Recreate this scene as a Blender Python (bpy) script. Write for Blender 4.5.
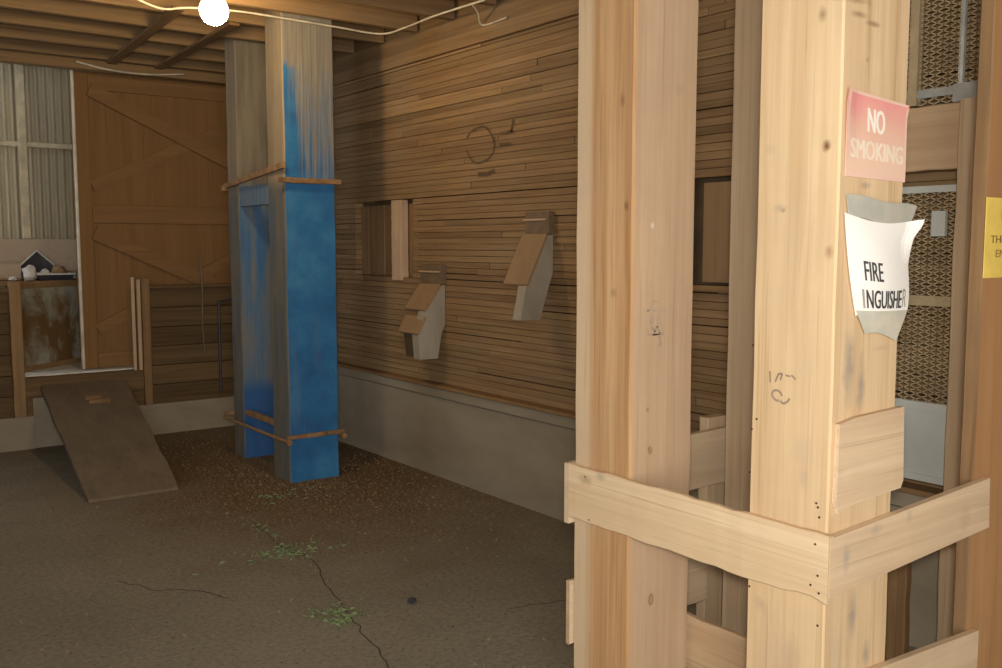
import bpy, bmesh, math, random
from mathutils import Vector, Matrix, noise
random.seed(11)
R = math.radians
S = bpy.context.scene
for o in list(bpy.data.objects): bpy.data.objects.remove(o)
C = S.collection

# ------------------------------------------------------------------ camera, light, exposure
cam = bpy.data.objects.new('camera', bpy.data.cameras.new('camera')); C.objects.link(cam)
cam.location = (0, 0, 1.6)
cam.rotation_euler = (R(90 - 5.352), 0, R(-36.576))
cam.data.sensor_width = 36; cam.data.lens = 950 / 1002 * 36
cam.data.clip_start = 0.05
S.camera = cam
W = bpy.data.worlds.new('World'); S.world = W; W.use_nodes = True
W.node_tree.nodes['Background'].inputs[0].default_value = (0.86, 0.93, 1.0, 1)
W.node_tree.nodes['Background'].inputs[1].default_value = 2.0
def area(name, loc, target, sx, sy, power, col):
    l = bpy.data.lights.new(name, 'AREA'); l.shape = 'RECTANGLE'; l.size = sx; l.size_y = sy
    l.energy = power; l.color = col
    o = bpy.data.objects.new(name, l); C.objects.link(o); o.location = loc
    o.rotation_euler = (Vector(target) - Vector(loc)).to_track_quat('-Z', 'Y').to_euler()
    return o
# soft fill lamp added behind the photographer, set in an unseen doorway opening
area('doorway_fill', (-0.75, -1.55, 1.55), (2.3, 3.0, 1.35), 2.2, 2.2, 120, (1.0, 0.95, 0.88))
# the camera's own flash, just beside the lens
area('camera_flash', (-0.10, -0.10, 1.72), (2.0, 2.75, 1.40), 0.16, 0.12, 60, (1.0, 0.96, 0.89))
S.view_settings.view_transform = 'Standard'; S.view_settings.look = 'None'
S.view_settings.exposure = 0.0; S.view_settings.gamma = 1.0
S.view_settings.use_curve_mapping = False

# ------------------------------------------------------------------ materials
def nt(name):
    m = bpy.data.materials.new(name); m.use_nodes = True
    t = m.node_tree; t.nodes.clear()
    out = t.nodes.new('ShaderNodeOutputMaterial'); b = t.nodes.new('ShaderNodeBsdfPrincipled')
    t.links.new(b.outputs[0], out.inputs[0])
    return m, t, b
def N(t, kind, **kw):
    n = t.nodes.new('ShaderNode' + kind)
    for k, v in kw.items(): setattr(n, k, v)
    return n
def ramp(t, fac, stops):
    r = N(t, 'ValToRGB'); e = r.color_ramp.elements
    while len(e) < len(stops): e.new(0.5)
    for i, (p, c) in enumerate(stops):
        e[i].position = p; e[i].color = (c[0], c[1], c[2], 1) if not isinstance(c, (int, float)) else (c, c, c, 1)
    t.links.new(fac, r.inputs[0]); return r.outputs[0]
def mix(t, mode, fac, a, b):
    n = N(t, 'Mix', data_type='RGBA', blend_type=mode)
    if isinstance(fac, (int, float)): n.inputs[0].default_value = fac
    else: t.links.new(fac, n.inputs[0])
    for s, v in ((n.inputs[6], a), (n.inputs[7], b)):
        if isinstance(v, (tuple, list)): s.default_value = (v[0], v[1], v[2], 1)
        else: t.links.new(v, s)
    return n.outputs[2]
def mapped(t, scale, rnd=True, coord='Object'):
    tc = N(t, 'TexCoord'); mp = N(t, 'Mapping'); mp.inputs['Scale'].default_value = scale
    t.links.new(tc.outputs[coord], mp.inputs[0])
    if rnd:
        oi = N(t, 'ObjectInfo'); mu = N(t, 'Math', operation='MULTIPLY'); mu.inputs[1].default_value = 37.0
        t.links.new(oi.outputs['Random'], mu.inputs[0])
        t.links.new(mu.outputs[0], mp.inputs['Location'])
    return mp.outputs[0]
def noisen(t, vec, scale, detail=4, rough=0.55, dist=0.0):
    n = N(t, 'TexNoise'); n.inputs['Scale'].default_value = scale; n.inputs['Detail'].default_value = detail
    n.inputs['Roughness'].default_value = rough; n.inputs['Distortion'].default_value = dist
    if vec is not None: t.links.new(vec, n.inputs['Vector'])
    return n.outputs[0]
def blob(t, col, centre, radii, colour, strength, soft=0.6, ring=False):
    """a stain or knot at a fixed spot of the thing, with its own outline"""
    g = N(t, 'NewGeometry'); s = N(t, 'VectorMath', operation='SUBTRACT'); s.inputs[1].default_value = centre
    t.links.new(g.outputs['Position'], s.inputs[0])
    d = N(t, 'VectorMath', operation='DIVIDE'); d.inputs[1].default_value = radii
    t.links.new(s.outputs[0], d.inputs[0])
    nz = N(t, 'TexNoise'); nz.inputs['Scale'].default_value = 26; nz.inputs['Detail'].default_value = 3
    t.links.new(g.outputs['Position'], nz.inputs['Vector'])
    ln = N(t, 'VectorMath', operation='LENGTH'); t.links.new(d.outputs[0], ln.inputs[0])
    ad = N(t, 'Math', operation='MULTIPLY_ADD'); ad.inputs[1].default_value = 0.9; 
    t.links.new(nz.outputs[0], ad.inputs[0]); t.links.new(ln.outputs['Value'], ad.inputs[2])
    if ring: st = [(0.5, 0.45), (0.72, 0.5), (0.85, 1.0), (1.0, 0.35), (1.2, 0.0)]
    else: st = [(max(0.0, 1.2 - soft), 1.0), (1.35, 0.0)]
    sc = N(t, 'Math', operation='MULTIPLY'); sc.inputs[1].default_value = 0.7
    t.links.new(ad.outputs[0], sc.inputs[0])
    f = ramp(t, sc.outputs[0], [(p * 0.7, c) for p, c in st])
    m2 = N(t, 'Math', operation='MULTIPLY'); m2.inputs[1].default_value = strength
    t.links.new(f, m2.inputs[0])
    return mix(t, 'MIX', m2.outputs[0], col, colour)
def wood(name, light, dark, axis='Z', streak=0.55, rough=0.75, dirt=0.3, dirtcol=(0.12, 0.09, 0.06), blobs=(), tint=False, fine=38.0, broad=5.0, edge=None):
    m, t, b = nt(name)
    ax = 'XYZ'.index(axis)
    sc = [1.0, 1.0, 1.0]; sc[ax] = 0.035
    v = mapped(t, sc)
    n1 = noisen(t, v, fine, 5, 0.6, 0.35)
    n2 = noisen(t, v, broad * 1.7, 3, 0.5, 0.8)
    mid = tuple((a + c) / 2 for a, c in zip(light, dark))
    c1 = ramp(t, n1, [(0.30, dark), (0.5, mid), (0.66, light)])
    c2 = ramp(t, n2, [(0.35, dark), (0.52, mid), (0.62, light)])
    col = mix(t, 'MIX', 1 - streak, c2, c1) if False else mix(t, 'MIX', streak, tuple(light), mix(t, 'MIX', 0.45, c1, c2))
    if edge:
        e_axis, e_pos, e_w, e_col = edge
        g = N(t, 'NewGeometry'); sx = N(t, 'SeparateXYZ'); t.links.new(g.outputs['Position'], sx.inputs[0])
        mr = N(t, 'MapRange'); mr.inputs['From Min'].default_value = e_pos - e_w; mr.inputs['From Max'].default_value = e_pos + e_w
        wob = N(t, 'Math', operation='MULTIPLY_ADD'); wob.inputs[1].default_value = 0.05
        t.links.new(n2, wob.inputs[0]); t.links.new(sx.outputs[e_axis], wob.inputs[2])
        t.links.new(wob.outputs[0], mr.inputs[0])
        col = mix(t, 'MIX', mr.outputs[0], col, e_col)
    v2 = mapped(t, (1, 1, 1))
    d = noisen(t, v2, 3.1, 5, 0.65)
    df = ramp(t, d, [(0.46, 0.0), (0.78, 1.0)])
    dm = N(t, 'Math', operation='MULTIPLY'); dm.inputs[1].default_value = dirt; t.links.new(df, dm.inputs[0])
    col = mix(t, 'MIX', dm.outputs[0], col, dirtcol)
    vs_ = [1.0, 1.0, 1.0]; vs_[ax] = 0.012
    ln_ = ramp(t, noisen(t, mapped(t, vs_), fine * 2.2, 2, 0.5), [(0.60, 0.0), (0.72, 0.5)])
    col = mix(t, 'MIX', ln_, col, tuple(c * 0.75 for c in dark))
    if tint:
        a = N(t, 'Attribute', attribute_name='tint')
        col = mix(t, 'MULTIPLY', 1.0, col, a.outputs['Color'])
    for bl in blobs: col = blob(t, col, *bl)
    t.links.new(col, b.inputs['Base Color']); b.inputs['Roughness'].default_value = rough
    b.inputs['Specular IOR Level'].default_value = 0.2
    bp = N(t, 'Bump'); bp.inputs['Strength'].default_value = 0.25; bp.inputs['Distance'].default_value = 0.004
    t.links.new(n1, bp.inputs['Height']); t.links.new(bp.outputs[0], b.inputs['Normal'])
    return m
def plain(name, col, rough=0.6, metal=0.0, var=0.25, scale=8.0, spec=0.3):
    m, t, b = nt(name)
    n = noisen(t, mapped(t, (1, 1, 1)), scale, 5, 0.6)
    lo = tuple(c * (1 - var) for c in col); hi = tuple(min(1, c * (1 + var)) for c in col)
    t.links.new(ramp(t, n, [(0.3, lo), (0.7, hi)]), b.inputs['Base Color'])
    b.inputs['Roughness'].default_value = rough; b.inputs['Metallic'].default_value = metal
    b.inputs['Specular IOR Level'].default_value = spec
    return m
def rusty(name, base, stain, lo, hi, scale=3.0, stretch=(1, 1, 1), rough=0.7):
    m, t, b = nt(name)
    n = noisen(t, mapped(t, stretch), scale, 6, 0.62, 0.4)
    t.links.new(ramp(t, n, [(lo, base), (hi, stain)]), b.inputs['Base Color'])
    b.inputs['Roughness'].default_value = rough; b.inputs['Specular IOR Level'].default_value = 0.25
    return m

KN = (0.20, 0.10, 0.045); GR = (0.31, 0.26, 0.21)
postA_blobs = [((2.073, 2.169, 2.044), (0.05, 0.016, 0.03), KN, 0.6), ((2.073, 2.146, 1.72), (0.05, 0.014, 0.022), KN, 0.85),
    ((2.273, 2.114, 2.087), (0.03, 0.05, 0.03), (0.40, 0.28, 0.17), 0.5), ((2.163, 2.114, 0.948), (0.018, 0.05, 0.026), KN, 0.8, 0.6, True),
    ((2.177, 2.114, 0.45), (0.022, 0.05, 0.03), KN, 0.8, 0.6, True), ((2.15, 2.114, 1.08), (0.01, 0.05, 0.012), KN, 0.6),
    ((2.073, 2.20, 1.45), (0.05, 0.02, 0.02), KN, 0.35), ((2.16, 2.114, 1.66), (0.012, 0.05, 0.014), (0.8, 0.7, 0.55), 0.6)]
postB_blobs = [((2.073, 1.508, 2.12), (0.05, 0.0035, 0.13), (0.5, 0.27, 0.1), 0.55), ((2.12, 1.404, 2.20), (0.09, 0.05, 0.016), KN, 0.55), ((2.073, 1.55, 0.45), (0.05, 0.09, 0.22), (0.52, 0.36, 0.25), 0.5), ((2.073, 1.49, 1.28), (0.05, 0.05, 0.03), (0.6, 0.45, 0.3), 0.4), ((2.073, 1.475, 1.0), (0.05, 0.02, 0.06), (0.46, 0.33, 0.24), 0.45), ((2.073, 1.463, 2.168), (0.05, 0.018, 0.026), KN, 0.6), ((2.073, 1.44, 1.845), (0.05, 0.017, 0.02), KN, 0.95),
    ((2.073, 1.575, 1.697), (0.05, 0.03, 0.016), (0.42, 0.33, 0.25), 0.7), ((2.073, 1.424, 1.583), (0.05, 0.018, 0.028), (0.42, 0.24, 0.14), 0.8),
    ((2.073, 1.565, 1.69), (0.05, 0.012, 0.01), KN, 0.5), ((2.073, 1.61, 1.85), (0.05, 0.025, 0.02), (0.45, 0.34, 0.24), 0.35),
    ((2.073, 1.48, 1.07), (0.05, 0.05, 0.06), (0.5, 0.38, 0.28), 0.35), ((2.073, 1.53, 1.60), (0.05, 0.03, 0.2), (0.62, 0.5, 0.36), 0.2),
    ((2.073, 1.6, 0.62), (0.05, 0.03, 0.03), (0.45, 0.3, 0.2), 0.5), ((2.073, 1.5, 0.5), (0.05, 0.035, 0.1), (0.42, 0.29, 0.2), 0.35),
    ((2.145, 1.404, 1.30), (0.035, 0.05, 0.13), GR, 0.75), ((2.20, 1.404, 1.24), (0.025, 0.05, 0.10), GR, 0.7), ((2.19, 1.404, 1.10), (0.08, 0.05, 0.05), GR, 0.4),
    ((2.20, 1.404, 0.62), (0.03, 0.05, 0.09), GR, 0.75), ((2.27, 1.404, 0.50), (0.025, 0.05, 0.05), GR, 0.7), ((2.13, 1.404, 0.5), (0.03, 0.05, 0.16), (0.5, 0.4, 0.3), 0.4),
    ((2.14, 1.404, 2.165), (0.05, 0.05, 0.012), KN, 0.6), ((2.20, 1.404, 2.15), (0.05, 0.05, 0.010), KN, 0.6), ((2.18, 1.404, 2.06), (0.01, 0.05, 0.012), KN, 0.5),
    ((2.19, 1.404, 1.75), (0.03, 0.05, 0.012), (0.35, 0.25, 0.2), 0.6), ((2.29, 1.404, 1.33), (0.06, 0.05, 0.01), (0.45, 0.3, 0.22), 0.35)]
M = {}
M['postA_left'] = wood('fir_streaked', (0.62, 0.40, 0.20), (0.36, 0.17, 0.065), 'Z', 0.95, dirt=0.22, dirtcol=(0.34, 0.24, 0.16), blobs=postA_blobs, broad=7, edge=(1, 2.335, 0.02, (0.61, 0.445, 0.28)))
M['postA_right'] = wood('fir_pinkish', (0.54, 0.38, 0.24), (0.42, 0.27, 0.155), 'Z', 0.8, dirt=0.35, dirtcol=(0.36, 0.26, 0.18), blobs=postA_blobs)
M['postB_left'] = wood('fir_pale', (0.74, 0.55, 0.33), (0.52, 0.335, 0.165), 'Z', 0.8, dirt=0.4, dirtcol=(0.50, 0.36, 0.24), blobs=postB_blobs)
M['postB_right'] = wood('fir_pale_side', (0.72, 0.53, 0.32), (0.50, 0.315, 0.155), 'Z', 0.8, dirt=0.4, dirtcol=(0.46, 0.34, 0.24), blobs=postB_blobs)
M['fir_grey'] = wood('fir_weathered', (0.60, 0.445, 0.285), (0.42, 0.29, 0.17), 'Z', 0.8, dirt=0.25, dirtcol=(0.33, 0.24, 0.15))
M['fir_orange'] = wood('fir_orange', (0.47, 0.26, 0.115), (0.36, 0.175, 0.07), 'Z', 0.7, dirt=0.3, dirtcol=(0.30, 0.19, 0.11))
rail_blobs = [((2.13, 1.38, 0.80), (0.025, 0.05, 0.05), (0.40, 0.33, 0.26), 0.75), ((2.26, 1.38, 0.85), (0.04, 0.05, 0.02), (0.42, 0.34, 0.27), 0.6), ((2.42, 1.38, 0.86), (0.02, 0.05, 0.03), (0.40, 0.30, 0.22), 0.5),
    ((2.05, 2.30, 0.83), (0.05, 0.04, 0.025), (0.42, 0.30, 0.18), 0.7), ((2.05, 2.23, 0.855), (0.05, 0.03, 0.02), (0.36, 0.28, 0.22), 0.6), ((2.05, 2.36, 0.75), (0.05, 0.02, 0.05), (0.62, 0.42, 0.2), 0.5),
    ((2.72, 1.38, 0.80), (0.04, 0.05, 0.06), (0.48, 0.33, 0.22), 0.4)]
M['rail_y'] = wood('pine_rail_y', (0.78, 0.60, 0.39), (0.55, 0.37, 0.20), 'Y', 0.75, dirt=0.3, dirtcol=(0.55, 0.40, 0.25), blobs=rail_blobs)
M['rail_x'] = wood('pine_rail_x', (0.73, 0.55, 0.36), (0.50, 0.34, 0.20), 'X', 0.75, dirt=0.35, dirtcol=(0.46, 0.36, 0.26), blobs=rail_blobs)
M['rail_dull_x'] = wood('dull_rail_x', (0.66, 0.52, 0.35), (0.50, 0.36, 0.22), 'X', 0.8, dirt=0.3, dirtcol=(0.55, 0.48, 0.37))
M['rail_dull_y'] = wood('dull_rail_y', (0.58, 0.41, 0.25), (0.42, 0.27, 0.15), 'Y', 0.8, dirt=0.3, dirtcol=(0.38, 0.27, 0.17))
M['end_grain'] = wood('end_grain', (0.62, 0.47, 0.28), (0.45, 0.31, 0.17), 'Z', 0.5, dirt=0.1)
M['crib'] = wood('crib_wood', (0.37, 0.235, 0.115), (0.19, 0.108, 0.048), 'Y', 0.9, dirt=0.55, dirtcol=(0.27, 0.20, 0.125), tint=True, fine=70.0)
M['crib_back'] = wood('old_plank', (0.21, 0.13, 0.058), (0.09, 0.05, 0.022), 'X', 0.9, dirt=0.5, dirtcol=(0.12, 0.09, 0.05), tint=True)
M['old_z'] = wood('old_stud', (0.34, 0.21, 0.10), (0.17, 0.09, 0.04), 'Z', 0.85, dirt=0.4)
M['old_y'] = wood('old_ledger', (0.36, 0.22, 0.10), (0.18, 0.10, 0.045), 'Y', 0.85, dirt=0.4)
M['joist'] = wood('joist_wood', (0.31, 0.195, 0.092), (0.165, 0.095, 0.042), 'X', 0.85, dirt=0.45, dirtcol=(0.2, 0.13, 0.07))
M['deck'] = wood('deck_wood', (0.26, 0.15, 0.065), (0.12, 0.065, 0.03), 'Y', 0.85, dirt=0.3, tint=True)
M['hatch'] = wood('hatch_boards', (0.38, 0.25, 0.13), (0.26, 0.155, 0.075), 'Z', 0.8, dirt=0.3)
M['stick'] = wood('pale_stick', (0.62, 0.44, 0.29), (0.42, 0.27, 0.16), 'Z', 0.7, dirt=0.2)
M['door'] = wood('door_ply', (0.27, 0.145, 0.055), (0.18, 0.092, 0.034), 'Z', 0.7, dirt=0.35, dirtcol=(0.20, 0.11, 0.045))
M['door_x'] = wood('door_board', (0.285, 0.155, 0.062), (0.19, 0.10, 0.038), 'X', 0.7, dirt=0.35, dirtcol=(0.20, 0.11, 0.045))
M['pale_edge'] = plain('sunlit_edge', (0.62, 0.55, 0.42), 0.7)  # pale tone paints sky light onto the door's edge
M['ramp'] = wood('ramp_plank', (0.21, 0.16, 0.105), (0.125, 0.092, 0.058), 'Y', 0.6, dirt=0.5, dirtcol=(0.10, 0.08, 0.055))
M['concrete'] = rusty('concrete', (0.37, 0.315, 0.23), (0.25, 0.20, 0.135), 0.3, 0.72, 1.6, (1, 0.7, 1.6), 0.9)
M['slab'] = plain('pale_slab', (0.70, 0.68, 0.62), 0.8, var=0.15)
M['steel'] = plain('grey_steel', (0.42, 0.43, 0.40), 0.5, 0.3)
M['mesh_steel'] = plain('mesh_steel', (0.47, 0.37, 0.22), 0.6, 0.2)
M['sheet'] = plain('grey_painted_sheet', (0.50, 0.52, 0.48), 0.55, 0.0, 0.08, 3)
M['chute'] = rusty('chute_sheet', (0.42, 0.365, 0.28), (0.29, 0.235, 0.165), 0.35, 0.75, 5, (1, 1, 0.4), 0.6)
M['chute_wood'] = wood('chute_board', (0.37, 0.24, 0.13), (0.29, 0.175, 0.09), 'Z', 0.6, dirt=0.2)
M['dark'] = plain('hollow_shade', (0.10, 0.065, 0.036), 0.9)  # dark tone stands in for the shade inside hollows
M['nail'] = plain('nail_head', (0.10, 0.075, 0.055), 0.5, 0.6)
M['rod'] = rusty('rusty_rod', (0.36, 0.21, 0.10), (0.16, 0.085, 0.04), 0.35, 0.7, 14)
M['cable'] = plain('pale_cable', (0.62, 0.54, 0.40), 0.5)
M['galv'] = rusty('galvanised', (0.55, 0.49, 0.35), (0.36, 0.28, 0.165), 0.35, 0.8, 2.5, (1, 1, 0.12), 0.55)
M['girt'] = plain('pale_girt', (0.62, 0.53, 0.36), 0.7)
M['pinkboard'] = rusty('pinkish_board', (0.52, 0.40, 0.29), (0.40, 0.24, 0.08), 0.55, 0.8, 7)
M['halfdoor'] = rusty('stained_half_door', (0.34, 0.33, 0.26), (0.17, 0.095, 0.035), 0.42, 0.56, 2.6, (1.2, 1.2, 1.0), 0.7)
M['paper'] = plain('white_paper', (0.93, 0.90, 0.84), 0.6, var=0.03, scale=4)
M['plastic'] = rusty('clear_plastic_sleeve', (0.50, 0.50, 0.42), (0.66, 0.60, 0.48), 0.35, 0.7, 12, (1, 1, 1), 0.3)
M['tape'] = rusty('old_grey_tape', (0.42, 0.42, 0.36), (0.55, 0.50, 0.41), 0.4, 0.7, 14, (1, 1, 1), 0.35)
M['ink'] = plain('black_ink', (0.06, 0.055, 0.06), 0.6)
M['fadedink'] = plain('faded_ink', (0.40, 0.36, 0.31), 0.6)
M['white'] = plain('white_lettering', (0.88, 0.83, 0.72), 0.6, var=0.05)
M['fadedwhite'] = plain('faded_lettering', (0.84, 0.72, 0.56), 0.6, var=0.08)
M['yellow'] = plain('yellow_sign', (0.90, 0.66, 0.15), 0.55, var=0.12, scale=9)
M['yellowink'] = plain('brown_ink', (0.30, 0.19, 0.05), 0.6)
M['pencil'] = plain('pencil_line', (0.30, 0.22, 0.16), 0.8)
M['pencil_soft'] = plain('pencil_soft', (0.40, 0.30, 0.215), 0.8)
M['wallmark'] = plain('dark_crayon', (0.12, 0.075, 0.04), 0.9)
M['blackplastic'] = plain('black_plastic', (0.045, 0.042, 0.05), 0.45)
M['whiteplastic'] = plain('white_rim', (0.75, 0.73, 0.68), 0.5, var=0.1)
M['brownjunk'] = plain('brown_scrap', (0.35, 0.22, 0.11), 0.8)
def sign_red():
    m, t, b = nt('faded_red_sign')
    g = N(t, 'NewGeometry'); sx = N(t, 'SeparateXYZ'); t.links.new(g.outputs['Position'], sx.inputs[0])
    n = noisen(t, mapped(t, (1, 1, 1)), 9, 4, 0.6)
    mr = N(t, 'MapRange'); mr.inputs['From Min'].default_value = 1.97; mr.inputs['From Max'].default_value = 1.80
    ad = N(t, 'Math', operation='MULTIPLY_ADD'); ad.inputs[1].default_value = 0.10; t.links.new(n, ad.inputs[0]); t.links.new(sx.outputs[2], ad.inputs[2])
    mr.inputs['From Min'].default_value = 2.02; mr.inputs['From Max'].default_value = 1.86
    t.links.new(ad.outputs[0], mr.inputs[0])
    t.links.new(ramp(t, mr.outputs[0], [(0.0, (0.80, 0.31, 0.29)), (0.4, (0.80, 0.45, 0.35)), (1.0, (0.82, 0.57, 0.42))]), b.inputs['Base Color'])
    b.inputs['Roughness'].default_value = 0.5
    return m
M['signred'] = sign_red()
M['signedge'] = plain('sign_border', (0.82, 0.55, 0.44), 0.5, var=0.05)
def blue_paint():
    m, t, b = nt('worn_blue_paint')
    v = mapped(t, (16, 16, 0.42), False)
    n = noisen(t, v, 3.0, 6, 0.72)
    n2 = noisen(t, mapped(t, (1, 1, 1), False), 3.5, 5, 0.6)
    wd = ramp(t, noisen(t, v, 4, 4, 0.6), [(0.35, (0.19, 0.165, 0.13)), (0.65, (0.30, 0.265, 0.20))])
    bl = ramp(t, n2, [(0.3, (0.028, 0.105, 0.25)), (0.5, (0.03, 0.155, 0.34)), (0.72, (0.06, 0.23, 0.42))])
    g = N(t, 'NewGeometry'); sx = N(t, 'SeparateXYZ'); t.links.new(g.outputs['Position'], sx.inputs[0])
    mr = N(t, 'MapRange'); mr.inputs['From Min'].default_value = 1.98; mr.inputs['From Max'].default_value = 2.12
    t.links.new(sx.outputs[2], mr.inputs[0])
    mr2 = N(t, 'MapRange'); mr2.inputs['From Min'].default_value = 2.1; mr2.inputs['From Max'].default_value = 2.95
    t.links.new(sx.outputs[2], mr2.inputs[0])
    # coverage: full low down, streaky and thinning out above the collar
    hi = N(t, 'Math', operation='MULTIPLY_ADD'); hi.inputs[1].default_value = -0.26; hi.inputs[2].default_value = 0.655
    t.links.new(mr2.outputs[0], hi.inputs[0])
    lo = N(t, 'Math', operation='MULTIPLY_ADD'); lo.inputs[1].default_value = -0.8; t.links.new(mr.outputs[0], lo.inputs[0]); lo.inputs[2].default_value = 0.88
    mx = N(t, 'MapRange'); mx.inputs['From Min'].default_value = 2.74; mx.inputs['From Max'].default_value = 2.67; t.links.new(sx.outputs[0], mx.inputs[0])
    cut = N(t, 'MapRange'); cut.inputs['From Min'].default_value = 2.80; cut.inputs['From Max'].default_value = 2.74; t.links.new(sx.outputs[2], cut.inputs[0])
    lf = N(t, 'Math', operation='MULTIPLY'); t.links.new(mx.outputs[0], lf.inputs[0]); t.links.new(cut.outputs[0], lf.inputs[1])
    hi2 = N(t, 'Math', operation='MULTIPLY_ADD'); hi2.inputs[1].default_value = 0.22; t.links.new(lf.outputs[0], hi2.inputs[0]); t.links.new(hi.outputs[0], hi2.inputs[2]); hi = hi2
    th = N(t, 'Math', operation='MAXIMUM'); t.links.new(hi.outputs[0], th.inputs[0]); t.links.new(lo.outputs[0], th.inputs[1])
    df = N(t, 'Math', operation='SUBTRACT'); t.links.new(th.outputs[0], df.inputs[0]); t.links.new(n, df.inputs[1])
    f = ramp(t, df.outputs[0], [(0.0, 0.0), (0.22, 1.0)])
    wear = ramp(t, noisen(t, mapped(t, (3, 3, 0.5), False), 3.1, 5, 0.7), [(0.55, 0.0), (0.85, 0.45)])
    col = mix(t, 'MIX', f, wd, bl); col = mix(t, 'MIX', wear, col, (0.20, 0.20, 0.19))
    t.links.new(col, b.inputs['Base Color']); b.inputs['Roughness'].default_value = 0.55
    b.inputs['Specular IOR Level'].default_value = 0.25
    bp = N(t, 'Bump'); bp.inputs['Strength'].default_value = 0.2; bp.inputs['Distance'].default_value = 0.004
    t.links.new(n, bp.inputs['Height']); t.links.new(bp.outputs[0], b.inputs['Normal'])
    return m
M['blue'] = blue_paint()
M['colside'] = wood('column_bare_side', (0.33, 0.255, 0.16), (0.19, 0.145, 0.095), 'Z', 0.85, dirt=0.4, dirtcol=(0.10, 0.14, 0.19))
def col_side():
    m = M['colside']; t = m.node_tree; b = [n for n in t.nodes if n.bl_idname == 'ShaderNodeBsdfPrincipled'][0]
    src = b.inputs['Base Color'].links[0].from_socket
    n = noisen(t, mapped(t, (4, 4, 0.6), False), 3, 5, 0.7)
    g = N(t, 'NewGeometry'); sx = N(t, 'SeparateXYZ'); t.links.new(g.outputs['Position'], sx.inputs[0])
    mr = N(t, 'MapRange'); mr.inputs['From Min'].default_value = 2.04; mr.inputs['From Max'].default_value = 1.96; t.links.new(sx.outputs[2], mr.inputs[0])
    mu = N(t, 'Math', operation='MULTIPLY'); mu.inputs[1].default_value = 0.8; t.links.new(mr.outputs[0], mu.inputs[0])
    t.links.new(mix(t, 'MIX', mu.outputs[0], src, ramp(t, n, [(0.35, (0.035, 0.09, 0.16)), (0.5, (0.11, 0.115, 0.105)), (0.7, (0.18, 0.14, 0.09))])), b.inputs['Base Color'])
col_side()
def rear_blue():
    m, t, b = nt('rubbed_blue_paint')
    v = mapped(t, (5, 5, 0.5), False)
    n = noisen(t, v, 3.0, 5, 0.65)
    col = ramp(t, n, [(0.33, (0.03, 0.13, 0.30)), (0.45, (0.07, 0.15, 0.25)), (0.56, (0.15, 0.17, 0.19)), (0.72, (0.20, 0.18, 0.15))])
    g = N(t, 'NewGeometry'); sx = N(t, 'SeparateXYZ'); t.links.new(g.outputs['Position'], sx.inputs[0])
    mr = N(t, 'MapRange'); mr.inputs['From Min'].default_value = 2.0; mr.inputs['From Max'].default_value = 2.08; t.links.new(sx.outputs[2], mr.inputs[0])
    col = mix(t, 'MIX', mr.outputs[0], col, ramp(t, n, [(0.3, (0.12, 0.10, 0.075)), (0.6, (0.22, 0.18, 0.12))]))
    mr2 = N(t, 'MapRange'); mr2.inputs['From Min'].default_value = 0.62; mr2.inputs['From Max'].default_value = 0.5; t.links.new(sx.outputs[2], mr2.inputs[0])
    col = mix(t, 'MIX', mr2.outputs[0], col, (0.025, 0.10, 0.27))
    t.links.new(col, b.inputs['Base Color']); b.inputs['Roughness'].default_value = 0.6
    return m
M['blue_rear'] = rear_blue()
def floor_mat():
    m, t, b = nt('trodden_dirt')
    g = N(t, 'NewGeometry')
    def nz(s, d=6, r=0.6):
        n = N(t, 'TexNoise'); n.inputs['Scale'].default_value = s; n.inputs['Detail'].default_value = d; n.inputs['Roughness'].default_value = r
        t.links.new(g.outputs['Position'], n.inputs['Vector']); return n.outputs[0]
    a = ramp(t, nz(0.9), [(0.3, (0.215, 0.187, 0.134)), (0.7, (0.285, 0.248, 0.180))])
    c = ramp(t, nz(42, 4, 0.7), [(0.38, 0.78), (0.6, 1.05)])
    col = mix(t, 'MULTIPLY', 1.0, a, c)
    # chaff swept against the columns and the concrete
    def near(cx, cy, rx, ry):
        s = N(t, 'VectorMath', operation='SUBTRACT'); s.inputs[1].default_value = (cx, cy, 0); t.links.new(g.outputs['Position'], s.inputs[0])
        d = N(t, 'VectorMath', operation='DIVIDE'); d.inputs[1].default_value = (rx, ry, 1); t.links.new(s.outputs[0], d.inputs[0])
        l = N(t, 'VectorMath', operation='LENGTH'); t.links.new(d.outputs[0], l.inputs[0])
        ad = N(t, 'Math', operation='MULTIPLY_ADD'); ad.inputs[1].default_value = 0.9; t.links.new(nz(3.0), ad.inputs[0]); t.links.new(l.outputs['Value'], ad.inputs[2])
        h = N(t, 'Math', operation='MULTIPLY'); h.inputs[1].default_value = 0.5; t.links.new(ad.outputs[0], h.inputs[0])
        return ramp(t, h.outputs[0], [(0.45, 1.0), (0.85, 0.0)])
    ch = ramp(t, nz(48, 3, 0.75), [(0.36, (0.055, 0.034, 0.016)), (0.52, (0.165, 0.105, 0.05)), (0.68, (0.36, 0.255, 0.135))])
    col = mix(t, 'MIX', near(2.8, 6.3, 1.5, 2.2), col, ch)
    col = mix(t, 'MIX', ramp(t, nz(46, 2, 0.5), [(0.655, 0.0), (0.71, 0.7)]), col, (0.05, 0.035, 0.02))
    t.links.new(col, b.inputs['Base Color']); b.inputs['Roughness'].default_value = 0.85; b.inputs['Specular IOR Level'].default_value = 0.25
    bp = N(t, 'Bump'); bp.inputs['Strength'].default_value = 0.35; bp.inputs['Distance'].default_value = 0.008
    t.links.new(nz(22, 5, 0.7), bp.inputs['Height']); t.links.new(bp.outputs[0], b.inputs['Normal'])
    return m
M['floor'] = floor_mat()
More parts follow.
